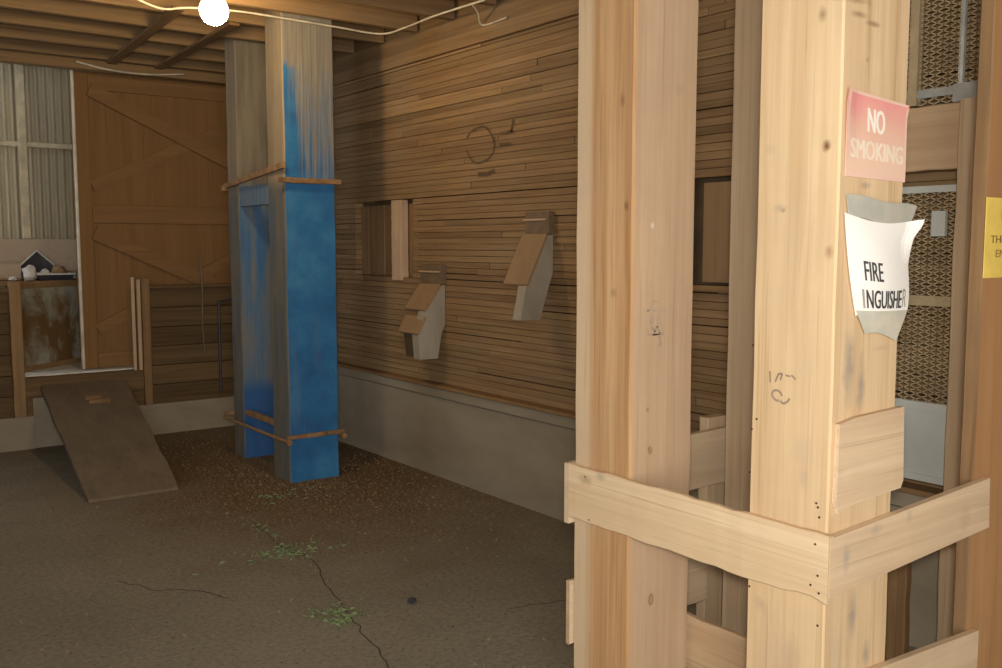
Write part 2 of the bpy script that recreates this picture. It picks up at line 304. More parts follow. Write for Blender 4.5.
def bulb_mat():
    m = bpy.data.materials.new('lit_bulb'); m.use_nodes = True; t = m.node_tree; t.nodes.clear()
    o = t.nodes.new('ShaderNodeOutputMaterial'); e = t.nodes.new('ShaderNodeEmission')
    e.inputs[0].default_value = (1.0, 0.75, 0.42, 1); e.inputs[1].default_value = 165
    t.links.new(e.outputs[0], o.inputs[0]); return m
M['bulb'] = bulb_mat()
M['crack'] = plain('earth_crack', (0.075, 0.06, 0.04), 0.9)
M['cord'] = plain('grey_cord', (0.17, 0.15, 0.12), 0.7)
M['straw'] = plain('straw', (0.21, 0.145, 0.075), 0.8, var=0.4, scale=30)
M['green'] = plain('green_grass', (0.17, 0.21, 0.09), 0.7, var=0.35, scale=20)

# ------------------------------------------------------------------ mesh helpers
class MB:
    def __init__(s): s.v = []; s.f = []; s.m = []; s.t = []
    def add(s, vs, fs, mi=0, tint=1.0):
        k = len(s.v); s.v += [tuple(p) for p in vs]
        for f in fs: s.f.append([i + k for i in f]); s.m.append(mi); s.t.append(tint)
    def box(s, x0, x1, y0, y1, z0, z1, mi=0, tint=1.0):
        s.add([(x0,y0,z0),(x1,y0,z0),(x1,y1,z0),(x0,y1,z0),(x0,y0,z1),(x1,y0,z1),(x1,y1,z1),(x0,y1,z1)],
              [(0,3,2,1),(4,5,6,7),(0,1,5,4),(1,2,6,5),(2,3,7,6),(3,0,4,7)], mi, tint); return s
    def prism(s, pts, ext, mi=0):
        """closed polygon pts (3-D) pushed along ext"""
        n = len(pts); e = Vector(ext); a = [Vector(p) for p in pts]
        s.add(a + [p + e for p in a], [tuple(range(n))[::-1], tuple(range(n, 2*n))] + [(i, (i+1) % n, n + (i+1) % n, n + i) for i in range(n)], mi); return s
    def tube(s, pts, r, seg=8, mi=0, cap=True):
        pts = [Vector(p) for p in pts]; rings = []
        for i, p in enumerate(pts):
            d = (pts[min(i+1, len(pts)-1)] - pts[max(i-1, 0)]).normalized()
            u = d.orthogonal().normalized() if i == 0 else (u - d * u.dot(d)).normalized()
            w = d.cross(u); rr = r[i] if isinstance(r, (list, tuple)) else r
            rings.append([p + (u * math.cos(6.28318 * k / seg) + w * math.sin(6.28318 * k / seg)) * rr for k in range(seg)])
        vs = [q for g in rings for q in g]; fs = []
        for i in range(len(rings) - 1):
            for k in range(seg): fs.append((i*seg+k, i*seg+(k+1) % seg, (i+1)*seg+(k+1) % seg, (i+1)*seg+k))
        if cap: fs += [tuple(range(seg))[::-1], tuple(range((len(rings)-1)*seg, len(rings)*seg))]
        s.add(vs, fs, mi); return s
    def lathe(s, c, prof, seg=20, mi=0):
        c = Vector(c); vs = []; fs = []
        for r, z in prof:
            for k in range(seg): vs.append(c + Vector((r*math.cos(6.28318*k/seg), r*math.sin(6.28318*k/seg), z)))
        for i in range(len(prof)-1):
            for k in range(seg): fs.append((i*seg+k, i*seg+(k+1) % seg, (i+1)*seg+(k+1) % seg, (i+1)*seg+k))
        fs += [tuple(range(seg))[::-1], tuple(range((len(prof)-1)*seg, len(prof)*seg))]
        s.add(vs, fs, mi); return s
    def board(s, x0, x1, y0, y1, z0, z1, axis, jit=0.003, n=14, bev=0.004, mats=None, seed=0, shape=None):
        """a sawn board: bevelled section swept along its axis, its edges slightly wavy. mats = (material of -X/+X faces, of -Y/+Y faces, of the rest)"""
        rnd = random.Random(seed * 31 + 7)
        lo = [x0, y0, z0]; hi = [x1, y1, z1]; ax = 'XYZ'.index(axis); b, c = [i for i in range(3) if i != ax]
        b0, b1, c0, c1 = lo[b], hi[b], lo[c], hi[c]; e = min(bev, (b1-b0)*0.3, (c1-c0)*0.3)
        sec = [(b0+e,c0),(b1-e,c0),(b1,c0+e),(b1,c1-e),(b1-e,c1),(b0+e,c1),(b0,c1-e),(b0,c0+e)]
        if ax == 1: sec = sec[::-1]
        vs = []; fs = []; ms = []
        for i in range(n + 1):
            a = lo[ax] + (hi[ax] - lo[ax]) * i / n
            kb = jit * min(1, (c1-c0) / 0.5) * 0.5; kc = jit * min(1, (b1-b0) / 0.5) * 0.5
            jb0, jb1, jc0, jc1 = [rnd.uniform(-1, 1) * k for k in ((jit, jit, kc, kc) if b1-b0 > c1-c0 else (kb, kb, jit, jit))]
            for (pb, pc) in sec:
                q = [0, 0, 0]; q[ax] = a
                q[b] = pb + (jb0 if pb < (b0+b1)/2 else jb1); q[c] = pc + (jc0 if pc < (c0+c1)/2 else jc1)
                if shape: q = shape(q)
                vs.append(q)
        for i in range(n):
            for k in range(8):
                k2 = (k+1) % 8; fs.append((i*8+k, i*8+k2, (i+1)*8+k2, (i+1)*8+k))
                p, q = sec[k], sec[k2]
                if abs(p[0]-q[0]) < 1e-9: ms.append(b)
                elif abs(p[1]-q[1]) < 1e-9: ms.append(c)
                else: ms.append(b)
        fs += [tuple(range(8))[::-1], tuple(range(n*8, n*8+8))]; ms += [3, 3]
        k0 = len(s.v); s.v += [tuple(p) for p in vs]
        for f, a in zip(fs, ms):
            s.f.append([i + k0 for i in f]); s.t.append(1.0)
            s.m.append((mats[a] if mats else 0))
        return s
def build(name, mb, mats, parent=None, loc=None, smooth=False):
    me = bpy.data.meshes.new(name)
    org = Vector(loc) if loc is not None else (Vector(parent['org']) if parent else Vector((0, 0, 0)))
    me.from_pydata([tuple(Vector(p) - org) for p in mb.v], [], mb.f)
    if not isinstance(mats, (list, tuple)): mats = [mats]
    for m in mats: me.materials.append(m)
    for p, mi in zip(me.polygons, mb.m): p.material_index = min(mi, len(mats) - 1); p.use_smooth = smooth
    if any(t != 1.0 for t in mb.t):
        a = me.attributes.new('tint', 'FLOAT_COLOR', 'CORNER')
        for p, tv in zip(me.polygons, mb.t):
            for li in p.loop_indices: a.data[li].color = (tv, tv, tv, 1) if isinstance(tv, (int, float)) else (*tv, 1)
    elif any('Attribute' in n.bl_idname for m in mats if m.node_tree for n in m.node_tree.nodes):
        a = me.attributes.new('tint', 'FLOAT_COLOR', 'CORNER')
        for d in a.data: d.color = (1, 1, 1, 1)
    bm = bmesh.new(); bm.from_mesh(me); bmesh.ops.recalc_face_normals(bm, faces=bm.faces); bm.to_mesh(me); bm.free()
    o = bpy.data.objects.new(name, me); C.objects.link(o)
    if parent: o.parent = parent; o.location = org - Vector(parent['org'])
    else: o.location = org
    o['org'] = tuple(org)
    return o
def tag(o, label, cat, group=None, kind=None):
    o['label'] = label; o['category'] = cat
    if group: o['group'] = group
    if kind: o['kind'] = kind
    return o
def thing(name, label, cat, loc, group=None):
    o = bpy.data.objects.new(name, None); C.objects.link(o); o.location = loc; o['org'] = tuple(loc); o.empty_display_size = 0.1
    return tag(o, label, cat, group)
def struct(name, mb, mats, label=None):
    o = build(name, mb, mats); o['kind'] = 'structure'
    o['label'] = label or name.replace('_', ' '); o['category'] = name.split('_')[0]
    return o
def text_shape(body):
    cu = bpy.data.curves.new('t', 'FONT'); cu.body = body; cu.resolution_u = 3
    o = bpy.data.objects.new('t', cu); C.objects.link(o)
    me = bpy.data.meshes.new_from_object(o.evaluated_get(bpy.context.evaluated_depsgraph_get()))
    vs = [tuple(v.co) for v in me.vertices]; fs = [tuple(p.vertices) for p in me.polygons]
    bpy.data.objects.remove(o); bpy.data.curves.remove(cu); bpy.data.meshes.remove(me)
    x0 = min(v[0] for v in vs); x1 = max(v[0] for v in vs); y0 = min(v[1] for v in vs); y1 = max(v[1] for v in vs)
    return [((v[0]-x0)/(x1-x0), (v[1]-y0)/(y1-y0)) for v in vs], fs
def lettering(mb, body, fn, bold=0.0):
    vs, fs = text_shape(body)
    mb.add([fn(u, w) for u, w in vs], fs)
    if bold:
        for q, dx in enumerate((-bold, bold)): mb.add([(lambda p: (p[0], p[1] - 0.0003 * (q + 1), p[2]))(fn(u + dx, w)) for u, w in vs], fs)
def strokes(mb, lines, fn, w):
    """flat pencil strokes on a surface; fn maps (a, b) to a point"""
    for ln in lines:
        for (a, b), (c, d) in zip(ln[:-1], ln[1:]):
            L = math.hypot(c-a, d-b) or 1e-6; nx, ny = -(d-b)/L*w/2, (c-a)/L*w/2
            mb.add([fn(a+nx,b+ny), fn(c+nx,d+ny), fn(c-nx,d-ny), fn(a-nx,b-ny)], [(0,1,2,3)])
def nails(parent, pts, axis, out=-1, r=0.003):
    for p in pts:
        d = [0, 0, 0]; d[axis] = out * 0.002
        build('nail', MB().tube([p, Vector(p) + Vector(d)], r, 8), M['nail'], parent)

# ------------------------------------------------------------------ the room
XW = 3.555; YB = 8.15; ZC = 3.06
fl = MB().box(-3.6, 3.9, -1.9, 8.3, -0.1, 0.0)
floor_o = struct('floor', fl, M['floor'], 'trodden dirt floor strewn with chaff'); floor_o['org'] = (0, 0, 0)
def crack(pts, w):
    mb = MB(); rc_ = random.Random(4); P = []
    for (a, b), (c, d) in zip(pts[:-1], pts[1:]):
        for k in range(5): P.append((a + (c-a)*k/5 + rc_.uniform(-.012, .012), b + (d-b)*k/5 + rc_.uniform(-.012, .012)))
    P.append(pts[-1])
    for (a, b), (c, d) in zip(P[:-1], P[1:]):
        L = math.hypot(c-a, d-b); nx, ny = -(d-b)/L*w/2, (c-a)/L*w/2
        mb.add([(a+nx, b+ny, 0.0012), (c+nx, d+ny, 0.0012), (c-nx, d-ny, 0.0012), (a-nx, b-ny, 0.0012)], [(0, 1, 2, 3)])
    build('crack', mb, M['crack'], floor_o)
crack([(2.06, 5.23), (2.0, 4.75), (2.04, 4.35), (1.93, 4.0), (1.86, 3.65), (1.80, 3.35), (1.73, 3.04), (1.70, 2.6)], 0.007)
crack([(1.16, 4.65), (1.25, 4.42), (1.42, 4.28), (1.5, 4.1)], 0.007)
crack([(2.45, 3.25), (2.62, 3.2), (2.75, 3.15)], 0.006)

# cribbed right wall: flat-laid courses one above another
opening = (5.84, 6.715, 1.37, 1.905)
hatch = (2.55, 3.32, 1.40, 1.925)
wr = MB(); z = 0.645; rnd = random.Random(5)
while z < 2.86:
    h = 0.040; y = -1.8 - rnd.uniform(0, 1.5)
    while y < 8.2:
        ln = rnd.uniform(1.2, 3.4); y1 = min(y + ln, 8.25); tv = rnd.choice([0.84, 0.93, 1.0, 1.04, 1.1, 0.97]) * rnd.uniform(0.93, 1.07)
        dx = rnd.uniform(-0.004, 0.006)
        gap = 0.003 if rnd.random() > 0.05 else 0.007
        segs = [(y, y1 - 0.003)]
        for (a, b, c, d) in (opening, hatch):
            if c - 0.01 < z + h / 2 < d + 0.01:
                ns = []
                for (p, q) in segs:
                    if q <= a or p >= b: ns.append((p, q)); continue
                    if p < a: ns.append((p, a))
                    if q > b: ns.append((b, q))
                segs = ns
        for p, q in segs:
            if q - p > 0.02: wr.box(XW + dx, XW + 0.09, p, q, z + gap, z + h, 0, (tv, tv * rnd.uniform(0.97, 1.03), tv))
        y = y1
    z += h
for (z0, z1, dx, tv) in ((2.865, 2.95, -0.03, 0.95), (2.955, 3.07, -0.012, 0.8), (3.07, 3.26, 0.0, 0.6)):
    wr.box(XW + dx, XW + 0.09, -1.8, 8.25, z0, z1, 0, tv)
wall_r = struct('wall_right', wr, M['crib'], 'brown cribbed plank wall on the right')
wall_r['org'] = (0, 0, 0)
build('backing', MB().box(XW + 0.075, XW + 0.14, -1.85, 8.28, 0.0, 3.27), M['dark'], wall_r)
rc = MB()
for i in range(7): rc.box(XW + 0.055 + (i % 2) * 0.006, XW + 0.07, 5.86 + i * 0.124, 5.86 + i * 0.124 + 0.118, 1.37, 1.9)
build('recess_boards', rc, M['old_z'], wall_r)
ha = MB().box(XW + 0.02, XW + 0.06, 2.62, 3.16, 1.42, 1.90)
build('hatch_panel', ha, M['hatch'], wall_r)
build('hatch_frame', MB().box(XW - 0.02, XW + 0.05, 2.5, 3.35, 1.375, 1.405).box(XW - 0.012, XW + 0.05, 2.5, 3.35, 1.925, 1.955), M['old_y'], wall_r)
cc = MB().box(XW - 0.045, XW + 0.09, -1.8, 8.25, 0.0, 0.552)
build('concrete_base', cc, M['concrete'], wall_r)
build('sill_board', MB().board(XW - 0.06, XW + 0.06, -1.8, 8.15, 0.558, 0.622, 'Y', 0.003, 30, seed=3), M['concrete'], wall_r)
build('sill_strip', MB().board(XW - 0.075, XW + 0.03, -1.8, 8.15, 0.622, 0.645, 'Y', 0.003, 30, seed=4), M['old_y'], wall_r)
ring = MB(); ringp = []
for k in range(15):
    a = 0.5 + k * 0.40
    ringp.append((5.01 + 0.155 * math.cos(a) + 0.012 * math.sin(3*a), 2.235 + 0.115 * math.sin(a)))
strokes(ring, [ringp], lambda a, b: (XW - 0.0065, a, b), 0.014)
strokes(ring, [[(5.03, 2.05), (4.93, 2.045), (4.85, 2.062)]], lambda a, b: (XW - 0.0065, a, b), 0.028)
strokes(ring, [[(4.68, 2.28), (4.66, 2.36)], [(4.80, 2.285), (4.66, 2.292)], [(4.8, 2.22), (4.68, 2.215)]], lambda a, b: (XW - 0.0065, a, b), 0.016)
build('crayon_mark', ring, M['wallmark'], wall_r)

# back wall: low plank wall with a gap for the raised doorway, ledger above
wb = MB(); z = 0.255; rnd = random.Random(8)
while z < 1.20:
    h = 0.163
    for (a, b) in ((-3.55, 1.37), (2.27, 3.55)):
        tv = rnd.uniform(0.7, 1.05); wb.box(a, b, YB + rnd.uniform(0, 0.012), YB + 0.07, z + 0.006, z + h, 0, tv)
    z += h
wall_b = struct('wall_back', wb, M['crib_back'], 'low plank wall at the back below the open bay'); wall_b['org'] = (0, 0, 0)
build('rim_board', MB().board(-3.5, 3.5, YB + 0.02, YB + 0.06, 3.061, 3.259, 'X', 0.0, 4, seed=14), M['joist'], wall_b)
build('concrete_base', MB().box(-3.55, 1.45, YB - 0.03, YB + 0.25, 0, 0.26).box(2.2, 3.55, YB - 0.03, YB + 0.25, 0, 0.26).box(1.45, 2.2, YB - 0.01, YB + 0.25, 0, 0.40), M['concrete'], wall_b)
build('top_rail', MB().board(2.34, 3.5, YB - 0.03, YB + 0.08, 1.235, 1.262, 'X', 0.002, seed=9).board(-3.5, 1.32, YB - 0.03, YB + 0.08, 1.235, 1.27, 'X', 0.002, seed=10), M['crib_back'], wall_b)
build('doorstep', MB().box(1.30, 2.37, YB + 0.002, YB + 0.06, 0.26, 0.40).board(1.396, 2.298, YB - 0.03, YB + 0.06, 0.40, 0.56, 'X', 0.002, seed=12), M['crib_back'], wall_b)
build('head_beam', MB().board(-3.5, 3.5, YB - 0.04, YB + 0.08, 2.985, 3.06, 'X', 0.003, 20, seed=13), M['joist'], wall_b)
# side and rear walls of the room, the rear one with an unseen opening added for the fill lamp
struct('wall_left', MB().box(-3.65, -3.55, -1.9, 8.3, 0, 3.27), M['crib_back'], 'plank wall on the left')
struct('wall_front', MB().box(-3.55, -2.0, -1.8, -1.7, 0, 3.27).box(0.6, 3.55, -1.8, -1.7, 0, 3.27).box(-2.0, 0.6, -1.8, -1.7, 2.75, 3.27), M['crib_back'], 'plank wall with an unseen doorway opening')
dk = MB(); y = -1.85; rnd = random.Random(2); x = -3.6
while x < 3.65:
    dk.box(x, x + 0.135, -1.85, 8.3, 3.26, 3.30, 0, rnd.uniform(0.75, 1.1)); x += 0.14
struct('ceiling', dk, M['deck'], 'plank deck over the joists')

# ceiling joists, each a thing
words = ['against the back wall', 'second out from the back wall', 'third out from the back wall', 'fourth out from the back wall', 'fifth out from the back wall, behind the blue columns',
         'sixth out from the back wall, over the front blue column', 'seventh out from the back wall, carrying the light bulb', 'eighth out from the back wall, just this side of the bulb', 'ninth out from the back wall', 'tenth out from the back wall']
words[4] = 'fifth out from the back wall, just behind the front blue column'
for i in range(8):
    yj = 8.05 - 0.46 * i
    j = build('ceiling_joist', MB().board(-3.55, 3.53, yj - 0.025, yj + 0.025, ZC, 3.26, 'X', 0.003, 20, seed=40 + i), M['joist'], loc=(0, yj, ZC))
    tag(j, 'brown wooden ceiling joist, ' + words[i], 'joist', 'ceiling joists')
for (xa, xb, ya, yb, lb) in ((1.95, 2.09, 6.0, 8.09, 'dark strip nailed under the joists left of the light bulb'), (2.38, 2.46, 6.2, 8.09, 'dark strip nailed under the joists beside the blue columns')):
    st = MB(); st.prism([(xa, ya, ZC - 0.02), (xa + 0.07, ya, ZC - 0.02), (xb + 0.07, yb, ZC - 0.02), (xb, yb, ZC - 0.02)], (0, 0, 0.019))
    tag(build('bridging_strip', st, M['deck'], loc=(xa, ya, ZC - 0.02)), lb, 'wood strip', 'strips under the joists')

# ------------------------------------------------------------------ beyond the opening
VS = MB().box(0.2, 3.5, 8.21, 9.75, 0.40, 0.57)
struct('floor_porch', VS, M['slab'], 'pale slab beyond the doorway')
co = MB(); yc = 9.7; xs = -0.6; n = 0
pts = []
while xs < 3.6:
    pts.append((xs, yc + 0.017 * math.cos((xs) / 0.068 * 2 * math.pi))); xs += 0.068 / 8
vs = []; fs = []
for (px, py) in pts: vs += [(px, py, 0.57), (px, py, 3.5)]
for i in range(len(pts) - 1): fs.append((2*i, 2*i+2, 2*i+3, 2*i+1))
vs2 = [(a, b + 0.004, c) for a, b, c in vs]; k = len(vs)
co.add(vs + vs2, fs + [tuple(q + k for q in f) for f in fs])
struct('ceiling_sky_blocker', MB().box(-0.2, 3.75, 8.24, 9.76, 3.5, 3.54), M['deck'], 'unseen roof added over the back porch to block sky light')  # unseen, added so sky light rakes the corrugated wall from the left
struct('wall_sky_blocker', MB().box(3.75, 3.80, 8.24, 9.76, 0.4, 3.54), M['crib_back'], 'unseen porch side wall added to block sky light')  # unseen, added to keep sky light from coming in on the right
struct('wall_porch', co, M['galv'], 'corrugated metal wall beyond the opening')
g = tag(build('wall_girt', MB().board(-0.5, 3.5, 9.62, 9.685, 2.49, 2.535, 'X', 0.002, seed=21), M['girt'], loc=(1.5, 9.65, 2.49)), 'pale horizontal girt across the corrugated metal wall', 'girt')
g = tag(build('wall_stud', MB().board(1.69, 1.755, 9.58, 9.65, 1.66, 3.4, 'Z', 0.002, seed=22), [M['girt']], loc=(1.72, 9.6, 1.66)), 'pale upright stud in front of the corrugated metal wall', 'stud')
g = tag(build('wall_board', MB().board(-0.5, 2.9, 9.585, 9.65, 1.36, 1.655, 'X', 0.003, seed=23), M['pinkboard'], loc=(1.2, 9.6, 1.36)), 'pinkish stained board along the foot of the corrugated metal', 'board')
# stained half door in the doorway, standing ajar
hd = thing('half_door', 'stained half-height door standing ajar in the raised doorway at left', 'door', (1.42, 8.44, 0.57))
d = Vector((0.56, 0.47, 0)).normalized(); nrm = Vector((-d.y, d.x, 0)) * 0.03; a = Vector((1.42, 8.44, 0.60)); b2 = a + d * 0.735
hb = MB().prism([a, b2, b2 + Vector((0, 0, 0.66)), a + Vector((0, 0, 0.66))], nrm)
build('panel', hb, M['halfdoor'], hd)
fr = MB()
for (z0, z1) in ((0.572, 0.612), (1.245, 1.285)):
    fr.prism([a + Vector((0,0,z0-0.6)) - nrm*0.3, b2 + Vector((0,0,z0-0.6)) - nrm*0.3, b2 + Vector((0,0,z1-0.6)) - nrm*0.3, a + Vector((0,0,z1-0.6)) - nrm*0.3], nrm * 1.6)
build('edge_rail', fr, M['old_y'], hd)
# bench with clutter
be = thing('bench', 'low bench under the corrugated wall, cluttered with scraps', 'bench', (1.4, 9.25, 0.57))
build('bench_top', MB().board(0.5, 2.12, 9.0, 9.56, 1.25, 1.29, 'X', 0.002, seed=31), M['old_y'], be)
for (lx, ly) in ((0.55, 9.04), (2.04, 9.04), (0.55, 9.48), (2.04, 9.48)): build('leg', MB().box(lx, lx + 0.06, ly, ly + 0.06, 0.57, 1.25), M['old_z'], be)
tr = thing('plastic_tray', 'black plastic tray with white rim and scraps on the bench', 'tray', (1.84, 9.22, 1.29))
tm = MB(); 
def basin(mb, x0, x1, y0, y1, z0, z1, fl_, th, mi=0):
    mb.box(x0, x1, y0, y1, z0, z0 + th, mi)
    for (ax, bx, ay, by, ox, oy) in ((x0, x0, y0, y1, -fl_, 0), (x1, x1, y0, y1, fl_, 0)):
        s_ = -1 if ox < 0 else 1
        mb.prism([(ax, ay, z0), (ax, by, z0), (ax + ox, by, z1), (ax + ox, ay, z1)], (-s_ * th, 0, 0), mi)
    for (ay, oy) in ((y0, -fl_), (y1, fl_)):
        s_ = -1 if oy < 0 else 1
        mb.prism([(x0, ay, z0), (x1, ay, z0), (x1, ay + oy, z1), (x0, ay + oy, z1)], (0, -s_ * th, 0), mi)
basin(tm, 1.72, 1.98, 9.08, 9.36, 1.292, 1.345, 0.02, 0.006)
build('tray_body', tm, M['blackplastic'], tr)
rim = MB().tube([(1.70,9.06,1.345),(2.0,9.06,1.345),(2.0,9.38,1.345),(1.70,9.38,1.345),(1.70,9.06,1.345)], 0.008, 6)
build('rim', rim, M['whiteplastic'], tr)
def crumple(c, r, seed, sz=0.8):
    bm = bmesh.new(); bmesh.ops.create_icosphere(bm, subdivisions=2, radius=1.0)
    mb = MB(); vs = []
    for v in bm.verts:
        f = 1 + 0.45 * noise.noise(v.co * 1.7 + Vector((seed * 3.1, 0, 0)))
        vs.append((c[0] + v.co.x * r * f, c[1] + v.co.y * r * f, c[2] + v.co.z * r * f * sz))
    fs = [tuple(v.index for v in f.verts) for f in bm.faces]; bm.free()
    zmin = min(v[2] for v in vs); 
    mb.add(vs, fs); return mb, zmin
def junk(name, c, r, seed, mat, label, cat, sz=0.8, rest=None, group=None):
    mb, zm = crumple(c, r, seed, sz)
    if rest is not None: mb.v = [(x, y, z + rest - zm) for x, y, z in mb.v]
    return tag(build(name, mb, mat, loc=(c[0], c[1], min(v[2] for v in mb.v))), label, cat, group)
junk('crumpled_bag', (1.64, 9.12, 1.35), 0.062, 1, M['whiteplastic'], 'crumpled white plastic bag left of the black tray', 'bag', 1.1, 1.291)
junk('white_scrap', (1.50, 9.06, 1.31), 0.035, 2, M['whiteplastic'], 'small pale scrap lying alone at the left of the bench', 'scrap', 0.6, 1.291)
junk('brown_scrap', (1.90, 9.2, 1.36), 0.07, 3, M['brownjunk'], 'tan scrap heaped in the middle of the black tray', 'scrap', 0.9, 1.299)
junk('white_scrap', (1.775, 9.16, 1.36), 0.042, 4, M['whiteplastic'], 'white scrap in the left corner of the black tray', 'scrap', 1.0, 1.299)
# dark lid leaning behind the tray
ld = MB().prism([(1.60, 9.40, 1.40), (1.76, 9.40, 1.55), (1.90, 9.40, 1.42), (1.86, 9.42, 1.30), (1.66, 9.42, 1.292)], (0, 0.012, 0))
tl = tag(build('tray_lid', ld, M['blackplastic'], loc=(1.75, 9.4, 1.292)), 'dark lid propped on edge behind the black tray', 'lid')
build('rim', MB().tube([(1.60, 9.395, 1.40), (1.76, 9.395, 1.55), (1.90, 9.395, 1.42)], 0.008, 6), M['whiteplastic'], tl)
tag(build('cardboard_box', MB().board(1.0, 1.60, 9.24, 9.52, 1.2945, 1.44, 'X', 0.004, 6, 0.02, seed=6), M['pinkboard'], loc=(1.3, 9.4, 1.29)), 'dull pinkish box lying on the bench left of the tray', 'box')

# big sliding door behind the low wall
ds = thing('sliding_door', 'large brown plywood sliding door with diagonal braces hanging in the back opening', 'door', (2.55, 8.33, 0.575))
XL = 1.865; XR = 3.74
build('panel', MB().box(XL, XR, 8.345, 8.36, 0.575, 3.06), M['door'], ds)
build('left_stile', MB().board(XL + 0.003, XL + 0.02, 8.30, 8.37, 0.58, 3.06, 'Z', 0.001, seed=50), M['pale_edge'], ds)['label'] = 'pale edge of the door'
build('left_frame', MB().board(XL + 0.02, XL + 0.13, 8.325, 8.345, 0.58, 2.98, 'Z', 0.001, seed=51), M['door'], ds)
for (z0, z1) in ((2.86, 2.975), (1.78, 1.93), (0.58, 0.70)):
    build('cross_rail', MB().board(XL + 0.13, XR, 8.322, 8.345, z0, z1, 'X', 0.001, seed=int(z0 * 100)), M['door_x'], ds)
def brace(x0, z0, x1, z1, w=0.11, yf=8.345):
    L = math.hypot(x1-x0, z1-z0); nx, nz = -(z1-z0)/L*w/2, (x1-x0)/L*w/2
    build('brace', MB().prism([(x0+nx, yf, z0+nz), (x1+nx, yf, z1+nz), (x1-nx, yf, z1-nz), (x0-nx, yf, z0-nz)], (0, -0.022, 0)), M['door_x'], ds)
brace(2.0, 2.86, 3.62, 2.11, yf=8.321); brace(3.62, 2.86, 2.0, 2.08, w=0.09); brace(2.0, 1.70, 3.60, 0.96, yf=8.321); brace(3.60, 1.70, 2.0, 0.90, w=0.09)

# posts and sticks by the doorway
tag(build('jamb_post', MB().board(1.31, 1.395, YB - 0.05, YB + 0.03 - 0.03, 0.262, 1.32, 'Z', 0.002, seed=55), M['old_z'], loc=(1.35, YB - 0.03, 0.262)), 'reddish brown upright post at the left side of the raised doorway', 'post', 'doorway posts')
tag(build('jamb_post', MB().board(2.30, 2.365, YB - 0.055, YB - 0.002, 0.262, 1.325, 'Z', 0.002, seed=56), M['old_z'], loc=(2.33, YB - 0.03, 0.262)), 'brown upright post right of the doorway beside the pale sticks', 'post', 'doorway posts')
tag(build('pale_stick', MB().board(2.222, 2.244, YB - 0.05, YB - 0.02, 0.562, 1.335, 'Z', 0.001, seed=57), M['stick'], loc=(2.23, YB - 0.03, 0.562)), 'thin pale upright stick, left one of two beside the brown doorway post', 'stick', 'pale sticks at the doorway')
tag(build('pale_stick', MB().board(2.262, 2.290, YB - 0.05, YB - 0.02, 0.562, 1.315, 'Z', 0.001, seed=58), M['stick'], loc=(2.27, YB - 0.03, 0.562)), 'thin pale upright stick, right one of two, touching the brown doorway post', 'stick', 'pale sticks at the doorway')
# loading ramp
rp = MB(); t_ = 0.05
q = [(1.50, 8.08, 0.50), (2.14, 8.10, 0.50), (1.945, 6.17, 0.02), (1.385, 6.18, 0.02)]
rpts = []
for (px, py, pz) in q: rpts.append(Vector((px, py, pz)))
bmr = MB(); nn = 10; rr = random.Random(3)
top = []; bot = []
for i in range(nn + 1):
    f = i / nn
    l = rpts[0].lerp(rpts[3], f); r_ = rpts[1].lerp(rpts[2], f)
    j = rr.uniform(-0.006, 0.006)
    l = l + Vector((j, 0, 0)); r_ = r_ + Vector((rr.uniform(-0.006, 0.006), 0, 0))
    top.append((l, r_)); bot.append((l - Vector((0, 0.012, t_ if i < nn else 0.018)), r_ - Vector((0, 0.012, t_ if i < nn else 0.018))))
vs = []
for (l, r_), (bl, br) in zip(top, bot): vs += [l, r_, br, bl]
fs = []
for i in range(nn):
    a = i * 4; b_ = a + 4
    fs += [(a, a+1, b_+1, b_), (a+1, a+2, b_+2, b_+1), (a+2, a+3, b_+3, b_+2), (a+3, a, b_, b_+3)]
fs += [(3, 2, 1, 0), (nn*4, nn*4+1, nn*4+2, nn*4+3)]
bmr.add(vs, fs)
ramp_o = thing('loading_ramp', 'dark wooden ramp sloping from the raised doorway down to the dirt floor', 'ramp', (1.75, 7.1, 0.0))
build('plank', bmr, M['ramp'], ramp_o)
cl = MB()
def ramp_pt(u, v, h=0.0):
    l = rpts[0].lerp(rpts[3], v); r_ = rpts[1].lerp(rpts[2], v); p = l.lerp(r_, u); return p + Vector((0, -0.24 * h, 0.97 * h))
for (u0, u1, v0, v1) in ((0.42, 0.62, 0.17, 0.19), (0.45, 0.70, 0.215, 0.23)):
    cl.prism([ramp_pt(u0, v0), ramp_pt(u1, v0), ramp_pt(u1, v1), ramp_pt(u0, v1)], (0, -0.006, 0.024))
build('cleat', cl, M['old_y'], ramp_o)
# small iron bracket and cord on the low wall
br = MB().tube([(2.955, YB - 0.03, 0.30), (2.955, YB - 0.03, 1.11), (3.12, YB - 0.03, 1.13)], 0.012, 6).tube([(3.09, YB - 0.03, 0.35), (3.09, YB - 0.03, 1.12)], 0.010, 6)
tag(build('pipe_bracket', br, M['blackplastic'], loc=(2.96, YB - 0.03, 0.3)), 'dark bent pipe bracket on the low plank wall beside the blue columns', 'bracket')
tag(build('hanging_cord', MB().tube([(2.80, YB - 0.045, 1.50), (2.81, YB - 0.05, 1.2), (2.80, YB - 0.05, 0.9), (2.82, YB - 0.04, 0.65)], 0.006, 6), M['cord'], loc=(2.8, YB - 0.045, 1.5)), 'thin cord hanging down the low plank wall near the pipe bracket', 'cord')

